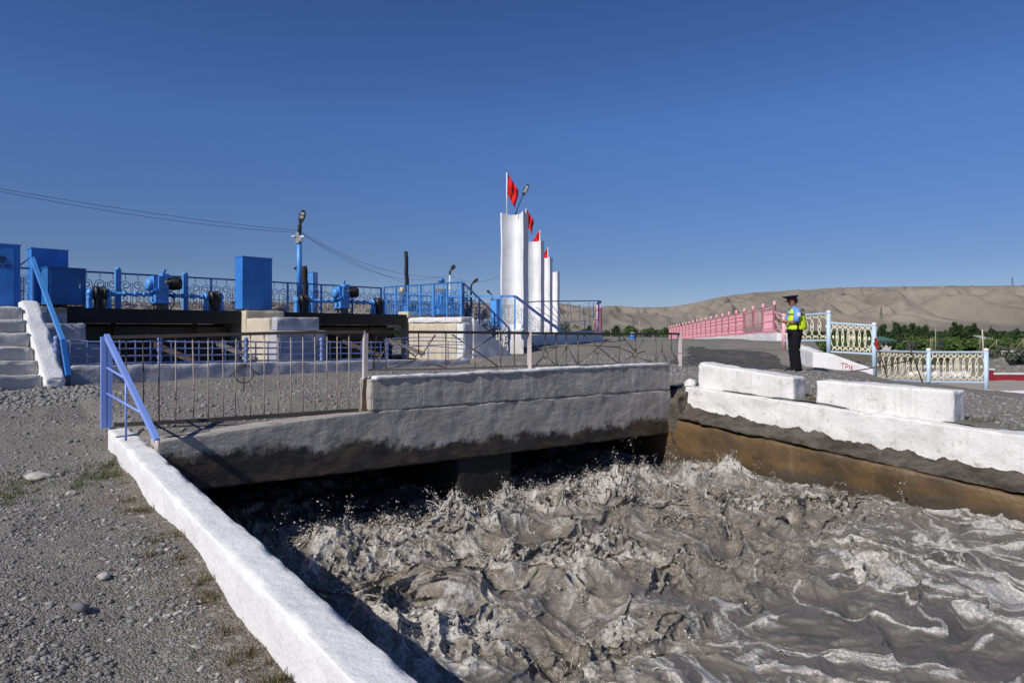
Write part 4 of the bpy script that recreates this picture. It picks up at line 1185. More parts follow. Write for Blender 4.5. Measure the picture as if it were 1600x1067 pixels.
# cabinets
def cabinet(name, s, n, d, z0, z1, w_, m, label, rot=0, handle=True, door=True, lid=True, mats=None):
    """front face at n; s is the left edge"""
    c = G(s + w_ / 2, n - d / 2, z0); X = Matrix.Rotation(rot, 3, 'Z') @ EG; Y = Matrix.Rotation(rot, 3, 'Z') @ NG
    t = root(name, c, label, 'cabinet'); H = z1 - z0; up = Vector((0, 0, 1))
    b = MB(); b.box(c + up * (H / 2 + .03), (w_, d, H - .06), X); b.build('body', m, t)
    b = MB(); b.box(c + up * .015, (w_ * .96, d * .96, .03), X); b.build('plinth', M['steel_dark'], t)
    if lid:
        b = MB(); b.box(c + up * (H + .008), (w_ + .03, d + .03, .02), X); b.build('lid', m, t)
    if door:
        b = MB(); b.box(c + Y * (d / 2 + .006) + up * (H / 2 + .01), (w_ * .88, .012, H * .86), X)
        dr = b.build('door', m, t)
        if not handle: return t, c, X, Y
        b = MB(); b.box(c + Y * (d / 2 + .025) + X * (w_ * .34) + up * (H * .55), (.02, .03, .10), X); b.build('handle', M['grey_metal'], dr)
    return t, c, X, Y
cabinet('tall_cabinet', 3.56, .6, .42, .50, 1.95, .85, M['blue'], 'tall plain blue cabinet standing on the pier between the hoists', door=False)
cabinet('control_cabinet', -.86, .55, .5, .50, 1.37, .74, M['dark_blue'], 'dark blue cabinet behind scrollwork at the left end of the sluice deck')
cabinet('control_cabinet', -1.0, -.15, .4, .55, 1.83, .72, M['blue'], 'blue cabinet taller than and just behind the dark blue one', door=False)
t, c, X, Y = cabinet('wide_cabinet', -3.4, 2.6, .7, .37, 1.58, 1.62, M['blue'], 'big blue cabinet with dark emblem at the left edge above the steps', R(-6), handle=False)
up = Vector((0, 0, 1))
m = MB(); cc = c + Y * .366 + X * .53 + up * .93
def ringpts(c, r, n=20): return [c + X * math.cos(t) * r + up * math.sin(t) * r for t in np.linspace(0, 6.283, n + 1)[:-1]]
m.tube(ringpts(cc, .058), .008, 4, closed=True)
for k in range(3):
    a = .5 + k * 2.1; m.tube([cc, cc + X * math.cos(a) * .05 + up * math.sin(a) * .05], .008, 4)
m.tube([cc + X * -.03 + up * -.02, cc + up * .03, cc + X * .03 + up * -.02], .007, 4)
m.build('emblem', M['stencil'], t)
def text(name, s, size, pos, X, up, m, parent, ext=.002):
    cu_ = bpy.data.curves.new(name, 'FONT'); cu_.body = s; cu_.size = size; cu_.extrude = ext; cu_.align_x = 'CENTER'
    cu_.materials.append(m)
    o = bpy.data.objects.new(name, cu_); COL.objects.link(o)
    Zv = X.cross(up).normalized()
    mat = Matrix((X, up, Zv)).transposed().to_4x4(); 
    dg = bpy.context.evaluated_depsgraph_get(); me = bpy.data.meshes.new_from_object(o.evaluated_get(dg))
    bpy.data.objects.remove(o); o = bpy.data.objects.new(name, me); COL.objects.link(o)
    o.rotation_euler = mat.to_euler(); o.location = pos - (origin_of(parent) if parent else Vector()); o.parent = parent
    return o
text('lettering', 'ТВМ МУ', .085, cc + X * -.02 + up * -.15, X, up, M['stencil'], t)
bx = root('meter_cabinet', at(776, 509, 24.3), 'small bright blue cabinet behind the stairs, left of the nearest pillar', 'cabinet')
c_ = at(776, 509, 24.3); m = MB(); m.box(c_ + up * .46, (.34, .30, .92), EG); m.build('body', M['sky_blue'], bx)
m = MB(); m.box(c_ + up * .93, (.38, .34, .03), EG); m.build('lid', M['blue'], bx)
# cabinet behind the second hoist, turned with one side in the sun
tt, c, X, Y = cabinet('small_cabinet', 6.55, -1.2, .55, .45, 1.83, .42, M['sky_blue'], 'light blue cabinet behind the right hoist and the railing', R(38))

# steps on the left
st = root('steps', G(-2.6, 4.0, -.95), 'worn grey concrete steps with pale treads at the left edge', 'steps')
nst = 6; rise = (.40 + .98) / nst
m = MB(); mt = MB()
for k in range(nst):
    n1 = 4.72 - k * .25; n0 = 3.2 - 2.0 * (k == nst - 1) ; zt = -.98 + (k + 1) * rise
    rough = rough_block('tread', M['step_conc'], (-4.2, -1.96), (n1 - .25 if k < nst - 1 else -.5, n1), .08, .03, .018, 3, lambda u, v, zt=zt: (zt - rise - .02 + 0*u, zt + 0*u), gnp, st, 50 + k, .04)
o = rough_block('stringer', M['whitewash'], (-1.95, -1.66), (3.05, 4.86), .06, .03, .018, 3, lambda u, v: (-1.3 + 0*u, .52 - np.clip(v - 3.25, 0, 9) * .84), gnp, st, 57, .04)
hr = root('handrail', G(-1.66, 4.8, -.95), 'blue flat handrail sloping down beside the grey steps', 'handrail')
m = MB(); m.beam(G(-1.72, 3.05, 1.33), G(-1.62, 4.55, -.18), .07, .045); m.build('rail', M['sky_blue'], hr)
m = MB(); m.beam(G(-1.62, 4.55, -.18), G(-1.60, 4.78, -.78), .075, .05); m.build('lower_rail', M['blue'], hr)
m = MB(); m.beam(G(-1.72, 3.05, .40), G(-1.72, 3.05, 1.32), .05, .05); m.build('post', M['blue'], hr)
pm = scroll_panel(.9, .8)
pm.v = [tuple(G(-1.74, 3.02 - v[0], .44 + v[2] + v[0] * -.06)) for v in pm.v]; pm.build('scroll_panel', M['sky_blue'], hr, fix=False)
m = MB(); m.beam(G(-1.74, 3.0, 1.34), G(-1.74, 2.0, 1.20), .02, .02); m.beam(G(-1.74, 2.0, 1.20), G(-1.74, 2.15, .45), .02, .02); m.build('frame', M['dark_blue'], hr)

# ------------------------------------------------------------------ pillars, flags and lamps
pil = []
def pillar_section():
    """x across (front at -y), concave front"""
    wd, th = .84, .52; pts = []
    for t in np.linspace(-1, 1, 15):
        xx = t * (wd / 2 - .05); pts.append((xx, -th / 2 + .36 * (1 - t * t)))
    return [(-wd/2, th/2), (-wd/2, -th/2)] + pts + [(wd/2, -th/2), (wd/2, th/2)]
TH = R(-21)
def make_pillar():
    sec = pillar_section(); V = Vector; hgt = 4.75; m = MB(); nz = 24; n = len(sec)
    for k in range(nz + 1):
        for (x, y) in sec:
            z = hgt * k / nz
            m.v.append((x + .008 * math.sin(z * 3 + x * 7), y + .008 * math.sin(z * 2.3 + 1 + x * 3), z + (.06 * (x / .48) ** 2 - .03 if k == nz else 0)))
    for k in range(nz):
        for i in range(n):
            j = (i + 1) % n; m.f.append((k*n+i, k*n+j, (k+1)*n+j, (k+1)*n+i)); m.sm.append(False)
    m.f.append(tuple(nz * n + i for i in range(n))); m.sm.append(False)
    m.f.append(tuple(range(n - 1, -1, -1))); m.sm.append(False)
    return m
pillar_px = [(804, 24, 334), (834.5, 32, 377), (850.5, 40, 403), (863.8, 48, 425)]
plabs = ['tallest looking white concave pillar, nearest of the row, behind the blue handrail', 'second white concave pillar from the near end of the row', 'third white concave pillar, with the second farthest flag', 'farthest white concave pillar, bluish and smallest in the row']
flabs = ['whole red flag on a white pole above the nearest white pillar', 'red flag with yellow emblem hanging between first and second pillars', 'small red flag tip above the third white pillar', 'smallest red flag tip above the farthest pillar']
proto = None
for i, (px, Y, yt) in enumerate(pillar_px):
    p = P(px, Y, -.62)
    if proto is None:
        o = proto = make_pillar().build('pillar', M['pillar'], None, (0, 0, 0))
    else:
        o = proto.copy(); COL.objects.link(o)
    o.location = p; o.rotation_euler = (0, 0, TH); o.scale.z = (zz(yt, Y) + .62) / 4.75
    tag(o, plabs[i], 'pillar', 'white concave pillars in a row')
def make_flag(seed, droop, hgt):
    t = root('flag', (0, 0, 0), 'flag', 'flag', 'red flags on the pillars')
    m = MB(); m.tube([(0, 0, -.15), (0, 0, hgt)], .022, 8); m.build('pole', M['white_paint'], t)
    nu, nv = 26, 14; w_, L = .95, 1.18 * droop
    def cloth(a, b):
        """a along the fly 0..1, b down the hoist 0..1: hanging in folds from the top corner"""
        x = .02 + a * .38 + .02 * math.sin(b * 5 + seed); z = hgt - .005 - b * .72 * droop - a * (.62 - .10 * b) * droop
        y = .055 * math.sin(a * 13 + seed) * (.3 + .7 * a) + .03 * math.sin(b * 7 + a * 6)
        return Vector((x - .10 * a * b, y, z))
    m = MB(); vs = [cloth(i / nu, j / nv) for i in range(nu + 1) for j in range(nv + 1)]; th = Vector((0, .008, 0))
    K = len(vs); q = lambda i, j: i * (nv + 1) + j; fs = []
    for i in range(nu):
        for j in range(nv):
            fs.append((q(i, j), q(i + 1, j), q(i + 1, j + 1), q(i, j + 1))); fs.append((K + q(i, j), K + q(i, j + 1), K + q(i + 1, j + 1), K + q(i + 1, j)))
    for i in range(nu):
        fs.append((q(i, 0), K + q(i, 0), K + q(i + 1, 0), q(i + 1, 0))); fs.append((q(i, nv), q(i + 1, nv), K + q(i + 1, nv), K + q(i, nv)))
    for j in range(nv):
        fs.append((q(0, j), q(0, j + 1), K + q(0, j + 1), K + q(0, j))); fs.append((q(nu, j), K + q(nu, j), K + q(nu, j + 1), q(nu, j + 1)))
    m.add(vs + [v + th for v in vs], fs, True)
    cl = m.build('cloth', M['flag'], t, fix=False)
    m = MB(); vs, fs = [], []
    def em(rr, tt): return cloth(.48 + rr * math.cos(tt), .62 + rr * math.sin(tt) * .9)
    rr_ = [0, .04, .075, .10]
    for r_ in rr_:
        for k in range(20):
            v = em(r_ * (1 + (.25 * (k % 2) if r_ == .10 else 0)), k * .31416); vs.append(v + Vector((0, -.012, 0)))
    for a in range(3):
        for k in range(20): fs.append((a*20+k, a*20+(k+1) % 20, (a+1)*20+(k+1) % 20, (a+1)*20+k))
    n = len(vs); vs += [v + Vector((0, .008, 0)) for v in vs]; fs += [tuple(n + i for i in f[::-1]) for f in fs]
    m.add(vs, fs, True); m.build('emblem', M['flag_sun'], cl, fix=False)
    return t
for i, (px, Y, yt, yp) in enumerate(((792, 24.1, 270, 336), (822, 32.1, 326, 378), (843.5, 40.1, 360, 404), (856, 48.1, 387, 426))):
    f = make_flag(i * 1.7, 1.0 if i else 1.0, zz(yt, Y) - zz(yp, Y))
    f.location = P(px, Y, zz(yp, Y)); f.rotation_euler = (0, 0, R((-4, 20, 155, 160)[i])); f['label'] = flabs[i]
    if i > 1: f.scale = (1.2, 1.2, 1.0)
def lamp_head(m, p, d, L, wd):
    """flat street lamp head from p along d"""
    d = Vector(d).normalized(); s = d.cross(Vector((0, 1, 0))).normalized(); n = s.cross(d)
    pts = []
    for k in range(16):
        a = k / 16 * 6.283; x = .5 - .5 * math.cos(a); wv = math.sin(a) * wd / 2 * (.65 + .55 * x)
        pts.append(p + d * (L * x) + s * wv)
    m.prism([q + n * .025 for q in pts], n * -.05)
    return s, n
def lamp_on_arm(name, pxs, Y, label, head, wd, pole_r=.03, pole_m=None, glass=True, arm_m=None):
    """pxs: pixels of foot, bend(s), arm end; head: tip pixel"""
    pts = [at(px, py, Y) for px, py in pxs]
    t = root(name, pts[0], label, 'street lamp')
    m = MB(); m.tube(pts[:2], [pole_r, pole_r * .85], 8); m.build('pole', pole_m or M['char'], t)
    if len(pts) > 2: m = MB(); m.tube(pts[1:], pole_r * .7, 8); m.build('arm', arm_m or M['char'], t)
    e = at(head[0], head[1], Y); d = e - pts[-1]
    m = MB(); s, n = lamp_head(m, pts[-1], d, d.length, wd); h = m.build('lamp_head', M['char'], t)
    if glass:
        m = MB()
        for k in ((.30, .86),) if glass == 1 else ((.42, .58), (.66, .82)):
            a, b = pts[-1] + d * k[0], pts[-1] + d * k[1]
            m.prism([a + s * wd * .28, b + s * wd * .30, b - s * wd * .30, a - s * wd * .28][::-1], n * -.034)
            m.v = m.v
        m.build('lens', M['lamp_glass'], h)
    return t
lamp_on_arm('street_lamp', [(805, 336), (810, 322), (816.5, 307)], 23.9, 'street lamp on a thin slanting arm on top of the nearest white pillar', (825.5, 288), .16, .02)
lamp_on_arm('street_lamp', [(858, 424), (859.5, 418), (861, 414.5)], 47.9, 'tiny street lamp on top of the farthest white pillar', (863, 405), .12, .02, glass=0)
Yl = 20.2
lp = lamp_on_arm('street_lamp', [(467.5, 470), (467.5, 366), (468.5, 351)], Yl, 'street lamp on a blue pole with two small white cameras behind the sluice deck', (474.5, 328), .19, .085, M['sky_blue'], 2)
m = MB(); p = at(467.5, 372, Yl); m.box(p + Vector((-.03, -.06, .0)), (.10, .08, .32)); m.box(p + Vector((.06, -.08, -.03)), (.09, .10, .16)); m.build('junction_box', M['grey_metal'], lp)
for sg in (-1, 1):
    m = MB(); q = p + Vector((sg * .08, -.1, .03)); m.lathe(q, [(.028, 0), (.034, .01), (.034, .10), (.03, .11)], 10, Vector((sg, -.3, -.12))); m.tube([q + Vector((sg * .03, 0, 0)), p], .012, 5); m.build('camera', M['white_paint'], lp)
m = MB(); q = at(462, 419, Yl); m.tube([at(466, 405, Yl), at(463.5, 414, Yl), q, at(465.5, 432, Yl)], .008, 5); m.ball(q, .05, 8, 6, (1.0, .7, .9)); m.beam(q, q + Vector((-.08, 0, -.01)), .02, .02); m.build('dangling_bracket', M['char'], lp)
lamp_on_arm('street_lamp', [(703, 500), (703, 430), (703, 425), (704.5, 422)], 26, 'black street lamp on a pale pole rising behind the landing railing', (711, 414.5), .16, .05, M['pale_blue'], 0)
lamp_on_arm('street_lamp', [(736, 500), (736, 447), (738, 443)], 29, 'black street lamp behind the lavender handrail of the white stairs', (747, 435.5), .14, .05, M['char'], 0)
lamp_on_arm('street_lamp', [(773, 500), (769, 463), (766, 458)], 30, 'low dark lamp leaning left before the first white pillar', (761, 454), .12, .04, M['char'], 0)
for nm, a, b, r_, lab in (('charred_post', (478, 480), (475.5, 416), (.10, .085), 'short charred post beside the blue lamp pole'), ('black_pole', (636.5, 495), (634.5, 393), (.085, .07), 'tall thin black pole left of the landing railing')):
    Yp = 21.0 if nm == 'charred_post' else 25.0
    m = MB(); pa_, pb2 = at(*a, Yp), at(*b, Yp); n = 9
    m.tube([pa_.lerp(pb2, k / n) + Vector((.012 * math.sin(k * 4), 0, 0)) for k in range(n + 1)], list(np.linspace(r_[0], r_[1], n + 1)), 9)
    o = m.build(nm, M['char']); tag(o, lab, 'post')
# tank with a blue valve and red flag behind the railing, pale insulator post
tk = root('water_tank', at(689, 500, 27), 'dark rusty tank topped by a blue drum and red pennant, beyond the landing', 'tank')
m = MB(); m.lathe(at(689, 500, 27), [(.22, 0), (.22, .3), (.26, .32), (.26, 1.1), (.22, 1.15), (.22, 1.22)], 16); m.build('body', M['rust_grey'], tk)
m = MB(); m.lathe(at(689.5, 443.5, 27), [(.08, 0), (.08, .05), (.13, .06), (.13, .20), (.06, .22)], 14); m.build('drum', M['blue'], tk)
m = MB(); m.tube([at(686.3, 444, 27), at(686.3, 432, 27)], .014, 5); m.build('flagstaff', M['red_rag'], tk)
m = MB(); a = at(686.2, 436, 27); m.prism([a, a + Vector((-.07, 0, -.03)), a + Vector((-.08, .02, -.10)), a + Vector((0, 0, -.09))], Vector((0, .012, 0))); m.build('pennant', M['red_rag'], tk)
m = MB()
for k in (-.32, -.12, .1, .3): m.tube([at(689, 443.5, 27) + Vector((k, 0, -.12)), at(689, 443.5, 27) + Vector((k, 0, .10))], .010, 4)
m.tube([at(689, 443.5, 27) + Vector((-.32, 0, .10)), at(689, 443.5, 27) + Vector((.3, 0, .10))], .010, 4); m.build('guard_rail', M['grey_metal'], tk)
ip = root('insulator_post', at(628, 495, 24.5), 'grey post with a pale rounded cap behind the right end of the deck', 'post')
m = MB(); m.lathe(at(628, 495, 24.5), [(.10, 0), (.10, .9)], 10); m.build('shaft', M['rust_grey'], ip)
m = MB(); m.lathe(at(628, 457, 24.5), [(.07, 0), (.085, .05), (.08, .12), (.06, .18), (.0, .20)], 12); m.build('cap', M['beige_conc'], ip)
# overhead wires
def wire(a, b, sag, label, r_=.005):
    m = MB(); a, b = Vector(a), Vector(b)
    m.tube([a.lerp(b, t) + Vector((0, 0, -sag * 4 * t * (1 - t))) for t in np.linspace(0, 1, 26)], r_, 5)
    o = m.build('overhead_wire', M['char']); tag(o, label, 'wire', 'overhead wires')
la = at(468, 362, Yl)
wire(at(-60, 284, 15.5), la + Vector((0, 0, .02)), .10, 'upper of the two wires from the left edge to the lamp pole')
wire(at(-60, 287, 15.6), la + Vector((0, 0, -.04)), .16, 'lower of the two wires from the left edge to the lamp pole')
wire(la, at(684, 433.5, 27), .55, 'lower wire from the lamp pole to the distant tank')
wire(la + Vector((0, 0, .03)), at(702, 431.5, 26), .45, 'upper wire from the lamp pole to the pale lamp beyond the landing')
wire(la + Vector((0, 0, -.05)), at(662, 452, 30), .15, 'steepest wire falling from the lamp pole behind the landing railing')
wire(at(703, 430, 26), at(783, 430, 24.2), .25, 'wire from the pale lamp across to the nearest pillar')

# stairs railing and fan railing on the far side, white kerb wall
o = rough_block('kerb_wall', M['whitewash'], (0, 5.7), (0, .35), .12, .025, .015, 2.5, lambda u, v: (-1.0 + 0*u, np.interp(u, [0, 5.7], [-.21, -.17])),
    lambda p: np.stack([-.37 + p[:, 0] * .72, 23.4 + p[:, 0] * .8 + p[:, 1], p[:, 2]], 1), seed=60)
tag(o, 'white kerb wall under the fan shaped railing, right of the pillars', 'kerb wall')
o = rough_block('stair_block', M['whitewash_worn'], (0, .95), (0, 1.2), .12, .03, .015, 2.5, lambda u, v: (-1.0 + 0*u, -.02 - .0*u),
    lambda p: np.stack([-.55 + p[:, 0], 22.9 + p[:, 1], p[:, 2]], 1), seed=61)
tag(o, 'white concrete block at the foot of the nearest pillar', 'concrete block')
sr = root('stair_handrail', at(783, 512, 22.6), 'bright blue handrail sloping down past the white pillars', 'handrail')
m = MB(); m.beam(at(783, 463, 22.6), at(805, 463, 22.6), .06, .07); m.beam(at(700, 463, 23.4), at(783, 463, 22.6), .06, .06); m.build('top_rail', M['sky_blue'], sr)
for px in (783, 804.5):
    m = MB(); m.beam(at(px, 515, 22.6), at(px, 462.5, 22.6), .06, .06); m.build('post', M['sky_blue'], sr)
m = MB(); m.beam(at(805, 463, 22.6), at(880, 520, 24.6), .07, .07); m.build('sloping_rail', M['periwinkle'], sr)
for i in range(4):
    a, b = at(806 + i * 17, 463 + i * 13, 22.6 + i * .45), at(823 + i * 17, 476 + i * 13, 22.6 + (i + 1) * .45)
    pm = scroll_panel((b - a).xy.length, .75, .009); d = (b - a) / (b - a).xy.length
    pm.v = [tuple(a + d * v[0] + Vector((0, 0, v[2] - .85))) for v in pm.v]; pm.build('scroll_panel', M['pale_blue'], sr, fix=False)
pm = scroll_panel(.45, .9, .009); a = at(784, 463, 22.6)
pm.v = [tuple(a + Vector((v[0], 0, v[2] - .98))) for v in pm.v]; pm.build('scroll_panel', M['pale_blue'], sr, fix=False)
fr = root('fan_railing', at(880, 521, 25.5), 'pale lavender railing with a sunburst of thin bars right of the pillars', 'railing')
Fp = lambda px, py: at(px, py, np.interp(px, [820, 940], [24.8, 28.2]))
m = MB(); m.beam(Fp(822, 472.5), Fp(840, 471), .04, .04); m.beam(Fp(840, 471), Fp(938, 470), .04, .04); m.build('top_rail', M['violet'], fr)
m = MB(); m.beam(Fp(868, 521), Fp(938, 517), .05, .06); m.build('bottom_rail', M['pale_blue'], fr)
m = MB(); m.beam(Fp(934.5, 519), Fp(935.5, 471), .05, .05); m.build('post', M['periwinkle'], fr)
m = MB()
for a, b in (((880.5, 520), (880.5, 511)), ((880.5, 511), (886, 505)), ((886, 505), (893, 502.5)), ((893, 502.5), (934, 500)), ((893, 502.5), (890.5, 473)), ((887.5, 504), (887.5, 473)), ((886, 505), (871.5, 474)), ((884, 507), (860, 473)),
             ((882, 509), (848, 473)), ((881, 511), (838, 480)), ((880, 512), (846, 500)), ((914, 517), (911, 473)), ((923, 518), (920, 473)), ((927.5, 499), (927, 473)), ((926, 495), (934, 483)), ((915, 501), (912, 517)), ((905, 472), (906, 500))):
    m.tube([Fp(*a), Fp(*b)], .014, 5)
m.build('sunburst', M['pale_blue'], fr)
# ------------------------------------------------------------------ pink fences of the bridge beyond
V = Vector
def post_ball(m, p, h, r, ball=True):
    m.lathe(p, [(r, 0), (r, h - .05), (r * 1.25, h - .045), (r * 1.25, h - .01), (r * .8, h)], 10)
    if ball: m.ball(p + V((0, 0, h + r * .7)), r * 1.15, 10, 6)
def pink_panel(kind, w_, h):
    """x along, z up"""
    m = MB(); r = .020
    m.beam((0, 0, h), (w_, 0, h), .05, .05); m.beam((0, 0, .06), (w_, 0, .06), .05, .05)
    if kind == 'bars':
        m.beam((0, 0, h * .5), (w_, 0, h * .5), .02, .03)
        for k in range(7): x = w_ * (k + .5) / 7; m.tube([(x, 0, .06), (x, 0, h)], .009, 6)
    elif kind == 'cross':
        m.beam((0, 0, .1), (w_, 0, h * .6), .03, .03); m.beam((0, 0, h * .6), (w_, 0, .1), .03, .03); m.beam((0, 0, h * .6), (w_, 0, h), .03, .03)
    elif kind == 'lattice':
        m.box((w_ / 2, -.06, h / 2 + .03), (w_ - .06, .02, h - .12))
        for k in range(6): x = w_ * (k + .5) / 6; m.beam((x, 0, .06), (x, 0, h), .05, .06, V((0, 1, 0)))
        for z in (.14, .30, .5, .70, .86): m.beam((0, .01, h * z), (w_, .01, h * z), .05, .045)
        for k in range(3): x = w_ * (k + .5) / 3; m.box((x, .02, h * .5), (w_ * .12, .05, h * .22))
    elif kind == 'pierced':
        m.beam((w_ * .03, 0, .06), (w_ * .03, 0, h), .05, .05, V((0, 1, 0)))
        for k in range(8): x = w_ * (k + .5) / 8; m.beam((x, 0, h * .22), (x, 0, h * .80), .02, w_ * .035, V((0, 1, 0)))
        for z in (.13, .22, .5, .80, .90): m.beam((0, 0, h * z), (w_, 0, h * z), .04, .045)
        for k in range(16):
            x = w_ * (k + .5) / 16
            for z in (.175, .85): m.beam((x, 0, h * (z - .04)), (x + .03, 0, h * (z + .04)), .03, .03, V((0, 1, 0)))
    return m
def place_local(m, a, b, bz=None):
    """lay a panel made along x between points a and b"""
    d = (b - a); L = d.xy.length; dx = V((d.x / L, d.y / L, d.z / L)); ny = V((-dx.y, dx.x, 0))
    m.v = [tuple(a + dx * v[0] + ny * v[1] + V((0, 0, v[2]))) for v in m.v]; return m
def pf(t): return V((10.5 + .109 * t, 27.3 + .994 * t, -.16 - .0236 * t - .0 * t * t))
pk = root('pink_fence', pf(0), 'long pink ornamental fence receding along the right side of the far bridge', 'fence')
for i in range(21):
    m = MB(); p = pf(i * 1.75) - V((0, 0, .05)); post_ball(m, p, 1.24, .065); m.build('post', M['pink'], pk)
for i in range(20):
    kind = 'pierced' if i == 0 else 'bars' if i in (1, 2) else 'lattice'
    a, b = pf(i * 1.75 + .06), pf(i * 1.75 + 1.69)
    place_local(pink_panel(kind, 1.63, 1.06), a, b).build('panel', M['pink'], pk)
m = MB(); a, b = pf(-1.2), pf(-.06); a.z = -.28; place_local(pink_panel('cross', (b - a).xy.length, .85), a, b).build('panel', M['pink'], pk)
def pf2(t): return V((3.9 + .109 * t, 30 + .994 * t, -.12 - .022 * t))
pk2 = root('pink_fence', pf2(0), 'pink fence on the left side of the far bridge, seen nearly edge on', 'fence')
for i in range(15):
    m = MB(); post_ball(m, pf2(i * 1.75) - V((0, 0, .3)), 1.42, .065, False); m.build('post', M['pink'], pk2)
for i in range(14):
    place_local(pink_panel('pierced' if i % 2 == 0 else 'lattice', 1.63, 1.0), pf2(i * 1.75 + .06), pf2(i * 1.75 + 1.69)).build('panel', M['pink'], pk2)
lamp_on_arm('street_lamp', [(934, 515), (933.5, 476), (933, 474.5)], 29.5, 'tiny dark lamp head on a pink post beside the edge on pink fence', (939, 470.5), .16, .05, M['pink'], 0)
o = rough_block('bridge_kerb', M['whitewash'], (-1.2, 36), (-.22, .16), .2, .03, .015, 2.5, lambda u, v: (-1.3 - .022 * u, -.155 - .0236 * u),
    lambda p: np.stack([10.5 + p[:, 0] * .109 - p[:, 1] * -.994 * 1.0, 27.3 + p[:, 0] * .994 - p[:, 1] * .109, p[:, 2]], 1), seed=70)
tag(o, 'long white kerb under the pink fence', 'kerb')
# white kerb curving down to the cream fence
KP = [(10.45, 25.8, -.20, -.75), (9.75, 24.6, -.27, -.8), (8.72, 21.2, -.47, -1.1), (8.32, 18.85, -.62, -1.3), (8.75, 18.65, -.66, -1.4), (9.70, 18.3, -1.06, -1.6)]
ks = [0]
for a, b in zip(KP[:-1], KP[1:]): ks.append(ks[-1] + math.hypot(b[0] - a[0], b[1] - a[1]))
def kpath(p):
    s = p[:, 0]; x = np.interp(s, ks, [k[0] for k in KP]); y = np.interp(s, ks, [k[1] for k in KP])
    x2 = np.interp(s + .15, ks, [k[0] for k in KP]) - np.interp(s - .15, ks, [k[0] for k in KP]); y2 = np.interp(s + .15, ks, [k[1] for k in KP]) - np.interp(s - .15, ks, [k[1] for k in KP])
    l = np.hypot(x2, y2) + 1e-6
    return np.stack([x - y2 / l * p[:, 1], y + x2 / l * p[:, 1], p[:, 2]], 1)
kb = rough_block('curved_kerb', M['whitewash'], (0, ks[-1]), (0, .30), .10, .03, .012, 2.5, lambda u, v: (np.interp(u, ks, [k[3] for k in KP]), np.interp(u, ks, [k[2] for k in KP])), kpath, seed=71)
tag(kb, 'white curving kerb with red painted letters behind the standing man', 'kerb')
# brush-painted letters on its face
la_, lb_ = V((8.75, 18.65, 0)), V((9.70, 18.3, 0)); ld = (lb_ - la_).normalized(); ln_ = V((ld.y, -ld.x, 0))
strokes = {'T': [[(0, 1), (1, 1.04)], [(.5, 1.02), (.48, 0)]], 'P': [[(0, 0), (.05, 1)], [(.05, 1), (.6, .95), (.72, .75), (.6, .52), (.05, .48)]],
           '1': [[(.1, .72), (.4, 1), (.38, 0)]], '6': [[(.7, .95), (.3, .8), (.1, .4), (.2, .08), (.55, .02), (.72, .25), (.55, .48), (.15, .38)]]}
m = MB()
def lpt(px, py): 
    p = plane_hit(px, py, la_ + ln_ * .022, lb_ + ln_ * .022); return p
for ch, px0, py0, wpx, hpx in (('T', 1313.5, 576.5, 7, 9.5), ('P', 1321, 577, 5.5, 9), ('1', 1326, 577, 3, 7), ('6', 1329, 577.2, 4, 7)):
    for st_ in strokes[ch]:
        pts = [lpt(px0 + a * wpx, py0 - b * hpx) for a, b in st_]
        for a, b in zip(pts[:-1], pts[1:]): m.beam(a, b, .019, .006, ln_.cross(ld))
m.build('lettering', M['red_letter'], kb)

# ------------------------------------------------------------------ cream oval fence
def oval_panel(w_, h, n=8):
    m = MB(); r = .0145; b = .13 * h
    z0, z1 = b, h - b; rz = (z1 - z0) / 2; cz = (z0 + z1) / 2; st = w_ / n; rx = st * .98
    for i in range(n):
        cx = (i + .5) * st
        cxx = cx
        m.tube([V((cxx + math.cos(t) * rx * .72, 0, cz + math.sin(t) * rz)) for t in np.linspace(0, 6.283, 25)[:-1]], r, 6, closed=True)
        for zt, sg in ((h - .03, -1), (.03, 1)):
            q = [(cx - st * .32, zt), (cx - st * .32, zt + sg * b * .55), (cx + st * .32, zt + sg * b * .55), (cx + st * .32, zt)]
            for a, c in zip(q[:-1], q[1:]): m.beam((a[0], 0, a[1]), (c[0], 0, c[1]), .028, .028)
            m.beam((cx, 0, zt + sg * b * .55), (cx, 0, zt + sg * b), .026, .026, V((0, 1, 0)))
    for i in range(n + 1):
        if i == n // 2: continue
        cx = min(max(i * st, .04), w_ - .04); m.ball((cx, 0, cz), .037, 8, 6, (.85, .7, 1.45))
    cx = w_ / 2
    m.tube([V((cx + math.cos(t) * rx * .45, 0, cz + math.sin(t) * rz * .78)) for t in np.linspace(0, 6.283, 21)[:-1]], .009, 5, closed=True)
    for a in range(4): m.tube([(cx + math.cos(a * .785) * .07, 0, cz + math.sin(a * .785) * .12), (cx - math.cos(a * .785) * .07, 0, cz - math.sin(a * .785) * .12)], .008, 5)
    return m
